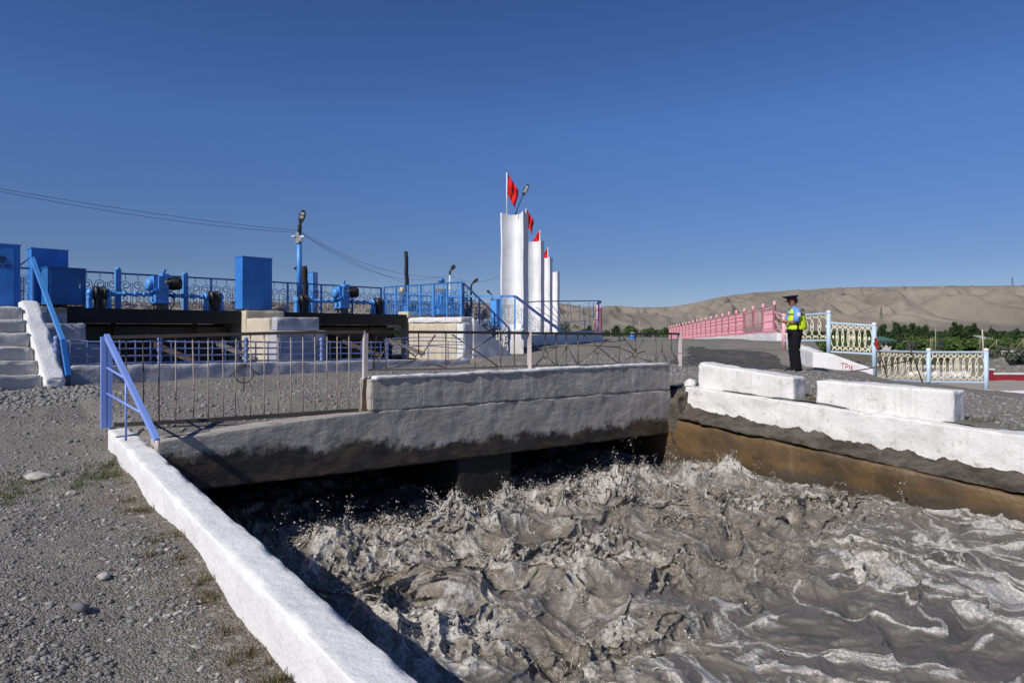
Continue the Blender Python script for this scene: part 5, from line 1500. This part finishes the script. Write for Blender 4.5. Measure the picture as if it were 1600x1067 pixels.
# posts: (px, base py, top py, Y); panels: top/bottom rail pixel heights at both ends
FP = [(1225, 533, 489, 22.0, 'pink'), (1295, 553, 484, 19.6, 'pale_blue'), (1366, 578, 503, 19.0, 'pale_blue'), (1451, 604, 543, 19.4, 'pale_blue'), (1541, 613, 543, 19.2, 'pale_blue')]
of = root('oval_fence', at(1366, 578, 19.0), 'cream and pale blue cast fence of overlapping ovals stepping down beside the kerb', 'fence')
for px, pb1, pt1, Y, mm in FP:
    m = MB(); a = at(px, pb1, Y); hh = at(px, pt1, Y).z - a.z; m.lathe(a - V((0, 0, .25)), [(.062, 0), (.062, hh + .14)], 12); po = m.build('post', M[mm], of)
    m = MB(); m.ball(a + V((0, 0, hh - .07)), .072, 12, 8, (1, 1, .8)); m.build('post_cap', M['pink' if mm == 'pink' else 'white_paint'], po)
PN = [(0, 1, (494, 489), (532, 531.5), 6, 'pink_cream'), (1, 2, (504, 508.5), (549, 553), 7, 'cream'), (2, 3, (547.5, 550), (593, 596), 8, 'cream'), (3, 4, (550, 550), (596, 597), 8, 'cream')]
for i, j, (ta, tb), (ba, bb), n, mm in PN:
    A, B = FP[i], FP[j]; ta_, tb_ = at(A[0], ta, A[3]), at(B[0], tb, B[3]); ba_, bb_ = at(A[0], ba, A[3]), at(B[0], bb, B[3])
    m = MB(); m.beam(ta_, tb_, .05, .05); m.build('top_rail', M['pale_blue'], of)
    m = MB(); m.beam(ba_, bb_, .045, .045); m.build('bottom_rail', M['pale_blue'], of)
    d = ta_ - ba_; Lx = (bb_ - ba_).xy.length; pm = oval_panel(Lx - .16, d.z - .03, n); dx = (bb_ - ba_) / Lx
    pm.v = [tuple(ba_ + dx * (v[0] + .08) + V((-dx.y, dx.x, 0)) * v[1] + V((0, 0, v[2] + .015))) for v in pm.v]
    pm.build('oval_panel', M['cream'], of)
# rods leaning by the fence
rt = root('iron_rods', at(1440, 603, 17.6), 'three rusty iron rods propped together before the cream fence with a red rag', 'iron rods')
for a, b in (((1414, 523), (1442.5, 600.5)), ((1369, 535), (1386.5, 590)), ((1329, 580.5), (1424, 563))):
    m = MB(); p, q = at(*a, 17.8), at(*b, 17.6); m.tube([p, p.lerp(q, .5) + V((.01, 0, -.01)), q], .016, 6); m.build('rod', M['rust'], rt)
m = MB(); m.tube([at(1442.5, 600.5, 17.6), at(1452, 598, 18.2)], .016, 6); m.build('rod', M['rust'], rt)
m = MB(); c = at(1368, 534, 17.75)
for k in range(5):
    a = c + V((.030 * math.sin(k * 2.1), -.02 - .01 * k, .07 - .05 * k)); m.prism([a + V((-.05, 0, 0)), a + V((.01, .01, .04)), a + V((.045, 0, -.015)), a + V((-.015, .02, -.07))], V((.004, .012, 0)))
m.build('red_rag', M['red_rag'], rt)
# lower kerb on the right, red planter wall, sacks, blue barrel
o = rough_block('lower_kerb', M['whitewash_worn'], (0, 9), (0, .22), .15, .03, .02, 2.5, lambda u, v: (-2.3 + 0*u, -1.58 - .035 * u),
    lambda p: np.stack([11.0 + p[:, 0] * .98, 18.6 + p[:, 0] * .02 + p[:, 1], p[:, 2]], 1), seed=72)
tag(o, 'low white kerb along the foot of the cream fence at the right edge', 'kerb')
rw = root('red_wall', at(1575, 596, 30), 'dark red low wall with a white coping on the plaza at the right edge', 'planter wall')
for (px0, px1, yt, yb) in ((1546, 1551, 578, 594), (1552, 1640, 585, 595)):
    a, b = at(px0, yb, 30), at(px1, yb, 30); hh = zz(yt, 30) - a.z
    m = MB(); m.box(((a.x + b.x) / 2, 30.1, a.z + hh / 2 - .15), (b.x - a.x, .35, hh + .3)); m.build('wall', M['red'], rw)
    m = MB(); m.box(((a.x + b.x) / 2, 30.1, a.z + hh + .03), (b.x - a.x + .06, .42, .06)); m.build('coping', M['whitewash_worn'], rw)
def sack(px, py, Y, r, label, seed):
    b = bmesh.new(); bmesh.ops.create_icosphere(b, subdivisions=3, radius=1)
    v = np.array([x.co for x in b.verts]); f = np.array([[q.index for q in x.verts] for x in b.faces]); b.free()
    v = v * (1 + .35 * fbm(v[:, 0] * 1.1 + seed, v[:, 1] * 1.1, v[:, 2] * 1.1, 3))[:, None] * np.array([1, .7, .55]) * r
    v[:, 2] += np.where(v[:, 2] > 0, .25 * r * (1 - np.abs(v[:, 0]) / r).clip(0), 0)
    p = at(px, py, Y)
    o = tri_soup('sack', v + np.array(p) + np.array([0, 0, r * .4]), f, M['sack'], loc=tuple(p), smooth=True)
    return tag(o, label, 'sack', 'white sacks on the plaza')
sl_ = 'white lumpy sack in the row lying on the plaza behind the cream fence'
for i, px in enumerate((1424, 1436, 1447, 1463, 1475, 1488, 1498, 1508)): sack(px, 590, 28.6 + .3 * (i % 3), .21 + .04 * (i % 2), sl_, i * 3.3)
bb = root('barrel', at(988.5, 533, 43), 'blue plastic barrel beside the road below the hills', 'barrel')
m = MB(); m.lathe(at(988.5, 535.5, 43), [(.20, 0), (.225, .02), (.225, .2), (.24, .21), (.225, .23), (.225, .4), (.24, .41), (.225, .43), (.225, .58), (.2, .6)], 16); m.build('body', M['plastic_blue'], bb)
m = MB(); m.lathe(at(988.5, 520.5, 43), [(.15, 0), (.15, .04)], 14); m.build('lid', M['white_paint'], bb)

# ------------------------------------------------------------------ valley: trees, houses, poles
def leaves(c, rx, ry, rz, n, s, seed, shape='round', clumps=26):
    g = np.random.default_rng(seed)
    cc = g.normal(size=(clumps, 3)); cc /= np.linalg.norm(cc, axis=1)[:, None]; cc *= g.uniform(.25, .95, (clumps, 1)) ** .6
    if shape == 'tall': cc[:, :2] *= (1.05 - .5 * np.abs(cc[:, 2:3]))
    k = g.integers(0, clumps, n); rr = g.uniform(.16, .36, clumps)
    q = cc[k] + g.normal(0, 1, (n, 3)) * rr[k][:, None] * .62
    q = q * np.array([rx, ry, rz]) + np.array(c)
    a, b = g.normal(size=(n, 3)), g.normal(size=(n, 3)); a /= np.linalg.norm(a, axis=1)[:, None]; b -= a * (a * b).sum(1)[:, None]; b /= np.linalg.norm(b, axis=1)[:, None]
    ss = s * g.uniform(.5, 1.3, (n, 1))
    v = np.stack([q - a * ss, q - b * ss * .6, q + a * ss, q + b * ss * .6], 1).reshape(-1, 3)
    return v, np.arange(4 * n).reshape(n, 4)
def tree(name, px, ytop, ybase, Y, wpx, label, mat, shape='round', seed=0, group='trees in the valley', n=1500, s=None):
    b = at(px, ybase, Y); H = (ybase - ytop) / F * Y; rx = wpx / F * Y / 2
    t = root(name, b, label, 'tree', group)
    m = MB(); g = random.Random(seed); r0 = max(.05, H * .018)
    m.tube([b, b + V((.02 * H * g.uniform(-1, 1), 0, H * .35)), b + V((.03 * H * g.uniform(-1, 1), 0, H * .78))], [r0, r0 * .75, r0 * .25], 8)
    for k in range(5):
        z = H * (.25 + .1 * k); a = g.uniform(0, 6.28); m.tube([b + V((0, 0, z)), b + V((math.cos(a) * rx * .6, math.sin(a) * rx * .6, z + H * .16))], [r0 * .4, r0 * .12], 5)
    m.build('trunk', M['bark'], t)
    c0 = .55 if shape == 'round' else .54
    v, f = leaves(b + V((0, 0, H * c0)), rx * .92, rx * .92, H * (.43 if shape == 'round' else .45), n, s or max(.05, rx * .16), seed, shape)
    tri_soup('crown', v, f, mat, t); return t
D, K = M['leaf_dark'], M['leaf_mid']
TR = [('poplar_tree', 1379, 507, 528, 190, 11, 'small dark tree standing alone left of the poplar clump on the skyline of the wood', D, 'round'),
 ('poplar_tree', 1401, 505, 530, 200, 12, 'leftmost poplar of the dark clump above the green roofed house', D, 'tall'), ('poplar_tree', 1413, 507, 530, 204, 10, 'second poplar in the dark clump, its top a little lower', D, 'tall'),
 ('poplar_tree', 1427, 506, 530, 200, 13, 'broadest poplar at the middle of the dark clump', D, 'tall'), ('poplar_tree', 1437, 510, 530, 198, 9, 'lowest poplar at the right end of the dark clump', D, 'tall'),
 ('poplar_tree', 1446, 509, 530, 195, 10, 'single narrow tree between the dark clump and the tall lamp post', D, 'round'),
 ('poplar_tree', 1492, 505, 536, 150, 14, 'tallest poplar of the big group right of the lamp post', D, 'tall'), ('poplar_tree', 1503, 508, 536, 152, 14, 'poplar next right of the tallest one in the big group', D, 'tall'),
 ('poplar_tree', 1513, 510, 536, 148, 12, 'middle poplar of the big group, slightly lower', D, 'tall'), ('poplar_tree', 1521, 508, 536, 150, 13, 'rightmost tall poplar of the big group, left of the concrete pole', D, 'tall'),
 ('poplar_tree', 1527, 517, 537, 146, 12, 'rounded tree closing the right end of the big poplar group', D, 'round'),
 ('poplar_tree', 1549, 510, 532, 210, 7, 'narrow tree rising above the pale barn roof', D, 'tall'), ('poplar_tree', 1588, 513, 533, 210, 9, 'small tree above the wood near the right edge', D, 'tall'),
 ('garden_tree', 1396, 534, 549, 95, 10, 'round dark tree before the green roofed house', D, 'round'), ('garden_tree', 1418, 531, 552, 92, 26, 'bright green bushy tree right of the green roofed house', K, 'round'),
 ('garden_tree', 1440, 534, 553, 88, 24, 'green bush between the house and the lamp post', K, 'round'), ('garden_tree', 1487, 530, 551, 95, 30, 'green tree under the big poplar group, behind the first fence post', K, 'round'),
 ('garden_tree', 1514, 531, 550, 96, 30, 'light green tree left of the concrete pole', K, 'round'), ('garden_tree', 1371, 537, 556, 70, 14, 'dark green shrub behind the red rag and the blue post', D, 'round'),
 ('willow_shrub', 1424, 533, 556, 66, 14, 'grey green willow shrub above the rods', M['leaf_grey'], 'round'), ('willow_shrub', 1470, 527, 550, 84, 8, 'thin grey green conical shrub by the lamp post', M['leaf_grey'], 'tall'),
 ('willow_shrub', 1595, 546, 571, 46, 34, 'large grey green shrub at the right edge above the red wall', M['leaf_grey'], 'round'), ('willow_shrub', 1567, 541, 556, 78, 18, 'dull grey green shrub beside the long white wall', M['leaf_grey'], 'round'),
 ('poplar_tree', 921, 507, 528, 130, 7, 'dark tree seen through the sunburst railing', D, 'round'), ('poplar_tree', 963, 508, 532, 125, 10, 'pointed dark tree right of the edge on pink fence', D, 'tall'),
 ('poplar_tree', 989, 504, 532, 130, 4, 'slender poplar standing over the blue barrel', D, 'tall'), ('garden_tree', 984, 509, 533, 118, 18, 'broad green tree behind the blue barrel', K, 'round'),
 ('garden_tree', 1013, 512, 534, 112, 16, 'green tree left of the far end of the pink fence', K, 'round'), ('garden_tree', 1040, 511, 533, 116, 20, 'bushy tree at the far end of the pink fence', K, 'round'),
 ('garden_tree', 1064, 505, 531, 118, 8, 'dark tree top peeping over the pink fence posts', D, 'round')]
for i, (nm, px, yt, yb, Y, wp, lab, mt_, sh) in enumerate(TR):
    tree(nm, px, yt, yb, Y, wp * (1.35 if sh == 'tall' else 1.12), lab, mt_, sh, 100 + i, n=2200 if wp < 16 else 2600)
# bushes round the fences and the wood that closes the valley
g = np.random.default_rng(77)
def wood(name, spans, m, label, s, seed, dens=1.0):
    vs, fs, n0 = [], [], 0
    gg = np.random.default_rng(seed)
    for (p0, p1, Y0, Y1, h0, h1, cnt) in spans:
        for k in range(cnt):
            Y = gg.uniform(Y0, Y1); px = gg.uniform(p0, p1); H = gg.uniform(h0, h1); r = H * gg.uniform(.45, .8)
            c = P(px, Y, float(-3.3 + H * .5))
            v, f = leaves(c, r, r, H * .55, int(260 * dens), s * (Y / 120), seed * 1000 + k + int(p0), 'round', 12)
            vs.append(v); fs.append(f + n0); n0 += len(v)
    o = tri_soup(name, np.concatenate(vs), np.concatenate(fs), m); return tag(o, label, 'wood', kind='stuff')
wood('woodland', [(1225, 1680, 165, 340, 1.5, 2.7, 460), (860, 1075, 125, 260, 1.8, 3.2, 190), (500, 900, 180, 300, 4, 6, 80)], M['leaf_dark'], 'dark green belt of orchard trees across the valley', .17, 3, 2.0)
wood('woodland', [(1420, 1680, 112, 160, .9, 1.8, 170), (1240, 1362, 95, 160, .9, 1.8, 80), (940, 1060, 90, 120, 1.5, 2.8, 50)], M['leaf_mid'], 'lighter green bushes in front of the orchard belt', .14, 5, 1.6)
wood('scrub', [(1230, 1470, 32, 60, .4, .9, 50), (1380, 1640, 44, 85, .3, .9, 80)], M['leaf_grey'], 'low grey green scrub behind the cream fence', .16, 8)
def slab(m, px0, px1, yt, yb, Y, d): a, b = at(px0, yb, Y), at(px1, yt, Y); m.box(((a.x + b.x) / 2, Y + d / 2, (a.z + b.z) / 2), (b.x - a.x, d, b.z - a.z)); return m
hs_ = root('house', at(1388, 548, 105), 'cream house with a green hipped roof among the trees', 'house')
slab(MB(), 1377, 1401, 532.5, 550, 105, 5).build('wall', M['beige_house'], hs_)
m = MB(); a, b = at(1374.5, 532.5, 104.3), at(1404, 532.5, 104.3); zt = zz(526, 104.3)
m.add([a, b, b + V((0, 6.4, 0)), a + V((0, 6.4, 0)), V((a.x + .9, 106.8, zt)), V((b.x - 1.1, 106.8, zt))], [(3,2,1,0), (0,1,5,4), (1,2,5), (2,3,4,5), (3,0,4)]); m.build('roof', M['green_roof'], hs_)
for px in (1381, 1388.5, 1396):
    slab(MB(), px - 1.4, px + 1.4, 536, 542, 104.95, .1).build('window', M['window'], hs_)
bn = root('barn', at(1547, 534, 135), 'small barn with a pale sheet roof behind the wood', 'barn')
slab(MB(), 1541, 1553.5, 529, 536, 135, 4).build('wall', M['beige_house'], bn)
m = MB(); a, b = at(1539.5, 531, 134.5), at(1554.5, 531, 134.5); m.prism([a, b, V((b.x - .2, 138.5, zz(524.8, 134.5))), V((a.x + .2, 138.5, zz(524.8, 134.5)))], V((0, 0, .08))); m.build('roof', M['grey_roof'], bn)
o = slab(MB(), 1568, 1587, 548, 553.5, 70, .3).build('garden_wall', M['whitewash_worn']); tag(o, 'short bright white wall left of the right edge shrub', 'wall')
o = rough_block('rubble_wall', M['rubble'], (0, 16), (0, .8), .2, .06, .10, 1.6, lambda u, v: (-3.0 + 0*u, -1.62 + 0*u - .0 * v), lambda p: np.stack([30.0 + p[:, 0], 46 + p[:, 0] * .05 + p[:, 1], p[:, 2] - .35], 1), seed=74)
tag(o, 'grey rubble stone wall behind the red wall', 'wall')
o = rough_block('rubble_wall', M['rubble'], (0, 9), (0, .5), .2, .04, .05, 1.6, lambda u, v: (-3.0 + 0*u, -1.62 + 0*u), lambda p: np.stack([21.5 + p[:, 0], 37.5 + p[:, 1], p[:, 2] - .35], 1), seed=75)
tag(o, 'low pale grey wall behind the white sacks', 'wall')
def pole(name, foot, tip, Y, r, m_, label, cat='pole', extra=None):
    a, b = at(*foot, Y), at(*tip, Y); t = root(name, a, label, cat)
    m = MB(); m.tube([a, a.lerp(b, .5), b], [r, r * .9, r * .75], 8); m.build('shaft', m_, t)
    if extra: extra(t, a, b)
    return t
def lampx(t, a, b):
    m = MB(); m.beam(b + V((-.42, 0, .02)), b + V((.08, 0, .02)), .12, .12); m.build('lamp_head', M['grey_metal'], t)
    m = MB(); m.beam(b + V((-.40, 0, -.05)), b + V((-.1, 0, -.05)), .09, .02); m.build('lens', M['lamp_glass'], t)
pole('street_lamp', (1462, 552), (1462, 508.5), 56, .05, M['wood'], 'tall lamp post on a brown pole behind the first pale blue fence post', 'street lamp', lampx)
pole('utility_pole', (1537, 560), (1535, 515), 62, .075, M['beige_conc'], 'leaning pale concrete pole left of the last fence post', 'pole')
def bars(t, a, b): m = MB(); m.beam(b + V((-.5, 0, -.25)), b + V((.5, 0, -.25)), .08, .08); m.build('crossarm', M['wood'], t)
def strut(t, a, b): m = MB(); m.tube([a + V((-1.0, 0, 0)), a.lerp(b, .8)], .05, 6); m.build('strut', M['wood'], t)
pole('utility_pole', (1456.5, 549), (1456.5, 529), 80, .05, M['wood'], 'slim wooden pole, one of a close pair left of the lamp post', 'pole')
pole('utility_pole', (1454, 549), (1454, 528), 82, .05, M['wood'], 'slim wooden pole with a crossbar, left of the close pair', 'pole', bars)
pole('utility_pole', (1531.5, 549), (1531.5, 528), 80, .05, M['wood'], 'thin wooden pole just left of the concrete pole', 'pole')
pole('utility_pole', (1557.5, 544), (1557.5, 530), 95, .07, M['wood'], 'wooden pole with a slanting strut near the pale barn', 'pole', strut)
pole('utility_pole', (1599, 544), (1599, 529), 95, .07, M['wood'], 'wooden pole with a slanting strut at the right edge', 'pole', strut)
pole('utility_pole', (998.5, 533), (999.5, 501), 70, .06, M['wood'], 'pale pole with a bent strut right of the blue barrel', 'pole', lambda t, a, b: MB().tube([a + V((.5, 0, 0)), b + V((.05, 0, -.6))], .04, 6).build('strut', M['wood'], t))
pole('utility_pole', (1020.5, 533), (1020.5, 523.5), 66, .05, M['wood'], 'short pale stake before the trees left of the pink fence', 'pole')
pole('utility_pole', (954.5, 533), (954.5, 515), 66, .05, M['wood'], 'pale stake close to the edge on pink fence', 'pole')
def pylon(px, yb, yt, Y, label):
    a, b = at(px, yb, Y), at(px, yt, Y); H = b.z - a.z; t = root('pylon', a, label, 'pylon'); m = MB(); bw = H * .10; r = max(.12, H * .008)
    for sx in (-1, 1):
        for sy in (-1, 1): m.tube([a + V((sx * bw, sy * bw, 0)), a + V((sx * bw * .25, sy * bw * .25, H * .7)), b], r, 4)
    for k in range(6):
        z0, z1 = H * .7 * k / 6, H * .7 * (k + 1) / 6; w0, w1 = bw * (1 - .75 * k / 6), bw * (1 - .75 * (k + 1) / 6)
        m.tube([a + V((-w0, -w0, z0)), a + V((w1, -w1, z1))], r * .6, 4); m.tube([a + V((w0, -w0, z0)), a + V((-w1, -w1, z1))], r * .6, 4)
    m.build('tower', M['steel_edge'], t); m = MB()
    for z in (.72, .82, .92): m.beam(a + V((-H * .12, 0, H * z)), a + V((H * .12, 0, H * z)), r * 1.5, r * 1.5)
    m.build('crossarm', M['steel_edge'], t)
pylon(1582, 449, 432.5, 1480, 'lattice pylon standing on the ridge near the right edge')
pylon(1377, 499, 480, 640, 'dark lattice pylon at the foot of the hills')

# ------------------------------------------------------------------ the standing man
PX = P(1242, 16.1).x; PY = 16.1; PZ = gz(PX, PY) + .012
mp = root('person', (PX, PY, PZ), 'man in peaked cap, yellow green vest and black trousers standing looking down at a phone', 'person')
def skin_mesh(name, verts, edges, radii, m, parent, sub=2):
    me = bpy.data.meshes.new(name); me.from_pydata([tuple(v) for v in verts], edges, []); me.materials.append(m)
    o = bpy.data.objects.new(name, me); COL.objects.link(o); o.parent = parent
    sk = o.modifiers.new('skin', 'SKIN'); sk.use_smooth_shade = True
    for i, r in enumerate(radii): 
        me.skin_vertices[0].data[i].radius = r if isinstance(r, tuple) else (r, r)
    me.skin_vertices[0].data[0].use_root = True
    sd = o.modifiers.new('subdivision', 'SUBSURF'); sd.levels = sd.render_levels = sub
    return o
vb, eb, rb_ = [], [], []
def jv(p, r, par=None):
    vb.append(p); rb_.append(r); i = len(vb) - 1
    if par is not None: eb.append((par, i))
    return i
pel = jv((0, 0, .93), (.15, .12)); sp_ = jv((.02, 0, 1.12), (.15, .12), pel); ch_ = jv((.03, 0, 1.32), (.16, .12), sp_)
nk = jv((-.005, 0, 1.475), .058, ch_); nk2 = jv((-.045, 0, 1.535), .055, nk); hd1 = jv((-.075, 0, 1.60), (.080, .078), nk2); hd2 = jv((-.07, 0, 1.675), (.088, .080), hd1)
jaw = jv((-.135, 0, 1.555), .042, hd1); nose = jv((-.175, 0, 1.607), .014, hd1)
for sg in (-1, 1): jv((-.055, sg * .082, 1.615), .020, hd1)
for sg in (-1, 1):
    hp_ = jv((.005, sg * .095, .86), .095, pel); kn = jv((-.02 + .01 * sg, sg * .10, .48), .062, hp_); ak = jv((.03, sg * .10, .10), .040, kn); jv((.01, sg * .105, .045), .028, ak)
    sh_ = jv((-.01, sg * .17, 1.41), .062, ch_); el = jv((-.07, sg * .235, 1.135), .046, sh_); wr = jv((-.235, sg * .11, 1.155), .030, el); pm_ = jv((-.30, sg * .07, 1.172), (.036, .022), wr)
    for k in range(4):
        f1 = jv((-.345, sg * (.075 - .012 * k) , 1.150 + .020 * k), .0105, pm_); f2 = jv((-.372, sg * (.052 - .012 * k), 1.155 + .020 * k), .009, f1)
    jv((-.335, sg * .045, 1.205), .011, pm_)
body = skin_mesh('body', vb, eb, rb_, M['skin'], mp, 2)
def loft(name, rings, m, parent, seg=20, cap=(True, True), thick=0):
    """rings: (cx, cy, cz, rx, ry[, tilt])"""
    b = MB(); vs, fs = [], []
    for rg in rings:
        cx, cy, cz, rx, ry = rg[:5]; tl = rg[5] if len(rg) > 5 else 0
        for k in range(seg):
            a = 6.28318 * k / seg; e = 1.15
            x = math.copysign(abs(math.cos(a)) ** (2 / 2.3), math.cos(a)) * rx; y = math.copysign(abs(math.sin(a)) ** (2 / 2.3), math.sin(a)) * ry
            vs.append(V((PX + cx + x, PY + cy + y, PZ + cz + x * tl)))
    for i in range(len(rings) - 1):
        for k in range(seg): k2 = (k + 1) % seg; fs.append((i*seg+k, i*seg+k2, (i+1)*seg+k2, (i+1)*seg+k))
    if cap[0]: fs.append(tuple(range(seg - 1, -1, -1)))
    if cap[1]: fs.append(tuple((len(rings) - 1) * seg + k for k in range(seg)))
    b.add(vs, fs, True); return b.build(name, m, parent)
def limb(name, pts, rs, m, parent, seg=14): 
    b = MB(); b.tube([V((PX, PY, PZ)) + V(p) for p in pts], rs, seg); return b.build(name, m, parent)
# trousers: a seat and two legs in one garment
tb = MB()
for sg in (-1, 1):
    tb.tube([V((PX, PY, PZ)) + V(p) for p in ((.0, sg * .085, .97), (.0, sg * .09, .84), (-.008, sg * .093, .75), (-.01 + .008 * sg, sg * .095, .66), (-.012, sg * .097, .56), (-.022 + .01 * sg, sg * .098, .50), (-.012, sg * .098, .45), (.0, sg * .10, .34), (.008, sg * .10, .26), (.022, sg * .10, .17), (.020, sg * .10, .13), (.030, sg * .10, .09), (.03, sg * .10, .03))], [.122, .128, .120, .108, .102, .090, .096, .086, .090, .082, .092, .084, .093, .090], 16)
tr_ = tb.build('trousers', M['trousers'], mp)
loft('waistband', [(0, 0, .83, .145, .175), (0, 0, .92, .165, .19), (.0, 0, 1.0, .165, .185), (.0, 0, 1.02, .15, .17)], M['trousers'], tr_)
for sg in (-1, 1):
    b = MB(); x0 = PX + .03; y0 = PY + sg * .105
    vs = []; prof_ = [(.085, .05, .08), (.03, .060, .125), (-.04, .060, .115), (-.11, .058, .080), (-.175, .052, .045), (-.215, .030, .03)]
    for dx, hw, hh in prof_:
        for k in range(10):
            a = 3.14159 * k / 9; vs.append(V((x0 + dx, y0 + math.cos(a) * hw, PZ - .008 + math.sin(a) * hh)))
    fs = [(i*10+k, i*10+k+1, (i+1)*10+k+1, (i+1)*10+k) for i in range(5) for k in range(9)] + [(i*10+9, i*10, (i+1)*10, (i+1)*10+9) for i in range(5)] + [tuple(range(9, -1, -1)), tuple(50 + k for k in range(10))]
    b.add(vs, fs, True); sh = b.build('shoe', M['shoe'], mp)
    b = MB(); b.box((x0 - .065, y0, PZ - .006), (.30, .105, .014)); b.build('sole', M['black'], sh)
shirt = loft('shirt', [(.01, 0, 1.0, .15, .17), (.03, 0, 1.2, .155, .175), (.035, 0, 1.36, .145, .19), (.02, 0, 1.43, .11, .185), (.0, 0, 1.475, .075, .10), (-.012, 0, 1.50, .066, .068)], M['shirt'], mp)
for sg in (-1, 1):
    limb('sleeve', [(-.005, sg * .155, 1.425), (-.018, sg * .20, 1.37), (-.045, sg * .222, 1.26), (-.07, sg * .234, 1.15)], [.068, .080, .075, .078], M['shirt'], shirt)
    b = MB(); q = V((PX, PY, PZ)) + V((-.03, sg * .296, 1.315)); b.box(q, (.075, .012, .09)); b.box(q + V((0, sg * .007, 0)), (.05, .006, .06)); b.build('sleeve_patch', M['white_paint'], shirt)
b = MB(); b.tube([V((PX, PY, PZ)) + V((-.018 + .066 * math.cos(t) , .066 * math.sin(t), 1.505 + .014 * math.cos(t))) for t in np.linspace(0, 6.283, 17)[:-1]], .016, 6, closed=True); b.build('collar', M['shirt'], shirt)
vest = loft('vest', [(.035, 0, .965, .195, .205), (.045, 0, .985, .212, .215), (.05, 0, 1.06, .215, .212), (.045, 0, 1.18, .196, .198), (.04, 0, 1.28, .178, .190), (.04, 0, 1.37, .158, .180), (.025, 0, 1.435, .118, .150), (.012, 0, 1.468, .088, .105)], M['vest'], mp, 24)
loft('reflective_band', [(.042, 0, 1.305, .178, .189), (.042, 0, 1.345, .170, .186)], M['vest_trim'], vest, 24, (False, False))
b = MB(); q = V((PX, PY, PZ)) + V((.155, 0, 1.40)); b.box(q, (.06, .22, .08), V((.8, 0, -.6))); b.build('back_panel', M['trousers'], vest)
b = MB()
for sg in (-1, 1):
    c = V((PX, PY, PZ)) + V((.0, sg * .178, 1.33)); b.tube([c + V((math.cos(t) * .10, sg * .012 * math.sin(t), math.sin(t) * .125)) for t in np.linspace(0, 6.283, 19)[:-1]], .012, 6, closed=True)
b.build('armhole_trim', M['vest_trim'], vest)
b = MB(); b.tube([V((PX, PY, PZ)) + V(p) for p in ((-.05, -.222, 1.17), (-.02, -.232, 1.02))], .018, 6); b.box(V((PX, PY, PZ)) + V((-.02, -.225, .975)), (.04, .03, .07)); b.build('strap', M['trousers'], vest)
# hair and cap
loft('hair', [(-.05, 0, 1.585, .075, .078), (-.045, 0, 1.62, .083, .086), (-.05, 0, 1.66, .092, .090), (-.055, 0, 1.70, .095, .09)], M['hair'], mp) .location = (.022, 0, 0)
tl = .10
cap = loft('cap', [(-.075, 0, 1.655, .102, .096, .05), (-.078, 0, 1.70, .105, .099, .06), (-.09, 0, 1.715, .13, .115, .07), (-.105, 0, 1.742, .180, .150, .09), (-.105, 0, 1.756, .183, .152, .09), (-.095, 0, 1.768, .12, .10, .09), (-.09, 0, 1.772, .02, .02, .09)], M['navy'], mp, 28)
loft('band', [(-.075, 0, 1.658, .1045, .0985, .05), (-.077, 0, 1.695, .1065, .1005, .06)], M['maroon'], cap, 28, (False, False))
b = MB(); o0 = V((PX, PY, PZ)); ring = []
for t in np.linspace(-1.15, 1.15, 11): ring.append((o0 + V((-.075 - math.cos(t) * .105, math.sin(t) * .098, 1.660)), o0 + V((-.082 - math.cos(t) * .165, math.sin(t) * .105, 1.622 + .01 * abs(t)))))
vs = [p for a in ring for p in a]; n = len(vs); vs += [p - V((0, 0, .008)) for p in vs]
fs = [(2*i, 2*i+1, 2*i+3, 2*i+2) for i in range(10)] + [(n+2*i+2, n+2*i+3, n+2*i+1, n+2*i) for i in range(10)] + [(2*i+1, n+2*i+1, n+2*i+3, 2*i+3) for i in range(10)] + [(2*i+2, n+2*i+2, n+2*i, 2*i) for i in range(10)]
b.add(vs, fs); b.build('visor', M['black'], cap)
b = MB(); b.ball(o0 + V((-.19, 0, 1.705)), .016, 8, 6, (.5, 1, 1.3)); b.build('badge', M['flag_sun'], cap)
for sg in (-1, 1):
    b = MB(); b.ball(o0 + V((-.148, sg * .034, 1.628)), .011, 8, 6); b.build('eye', M['hair'], mp)
    b = MB(); b.beam(o0 + V((-.155, sg * .018, 1.647)), o0 + V((-.143, sg * .058, 1.649)), .008, .008); b.build('eyebrow', M['hair'], mp)
b = MB(); b.beam(o0 + V((-.172, -.022, 1.563)), o0 + V((-.172, .022, 1.563)), .008, .007); b.build('mouth', M['maroon'], mp)
b = MB(); X = V((-.9, 0, .30)).normalized(); b.box(o0 + V((-.385, 0, 1.205)), (.15, .072, .010), X); ph = b.build('phone', M['black']); tag(ph, 'black phone held out in the hands of the standing man', 'phone')
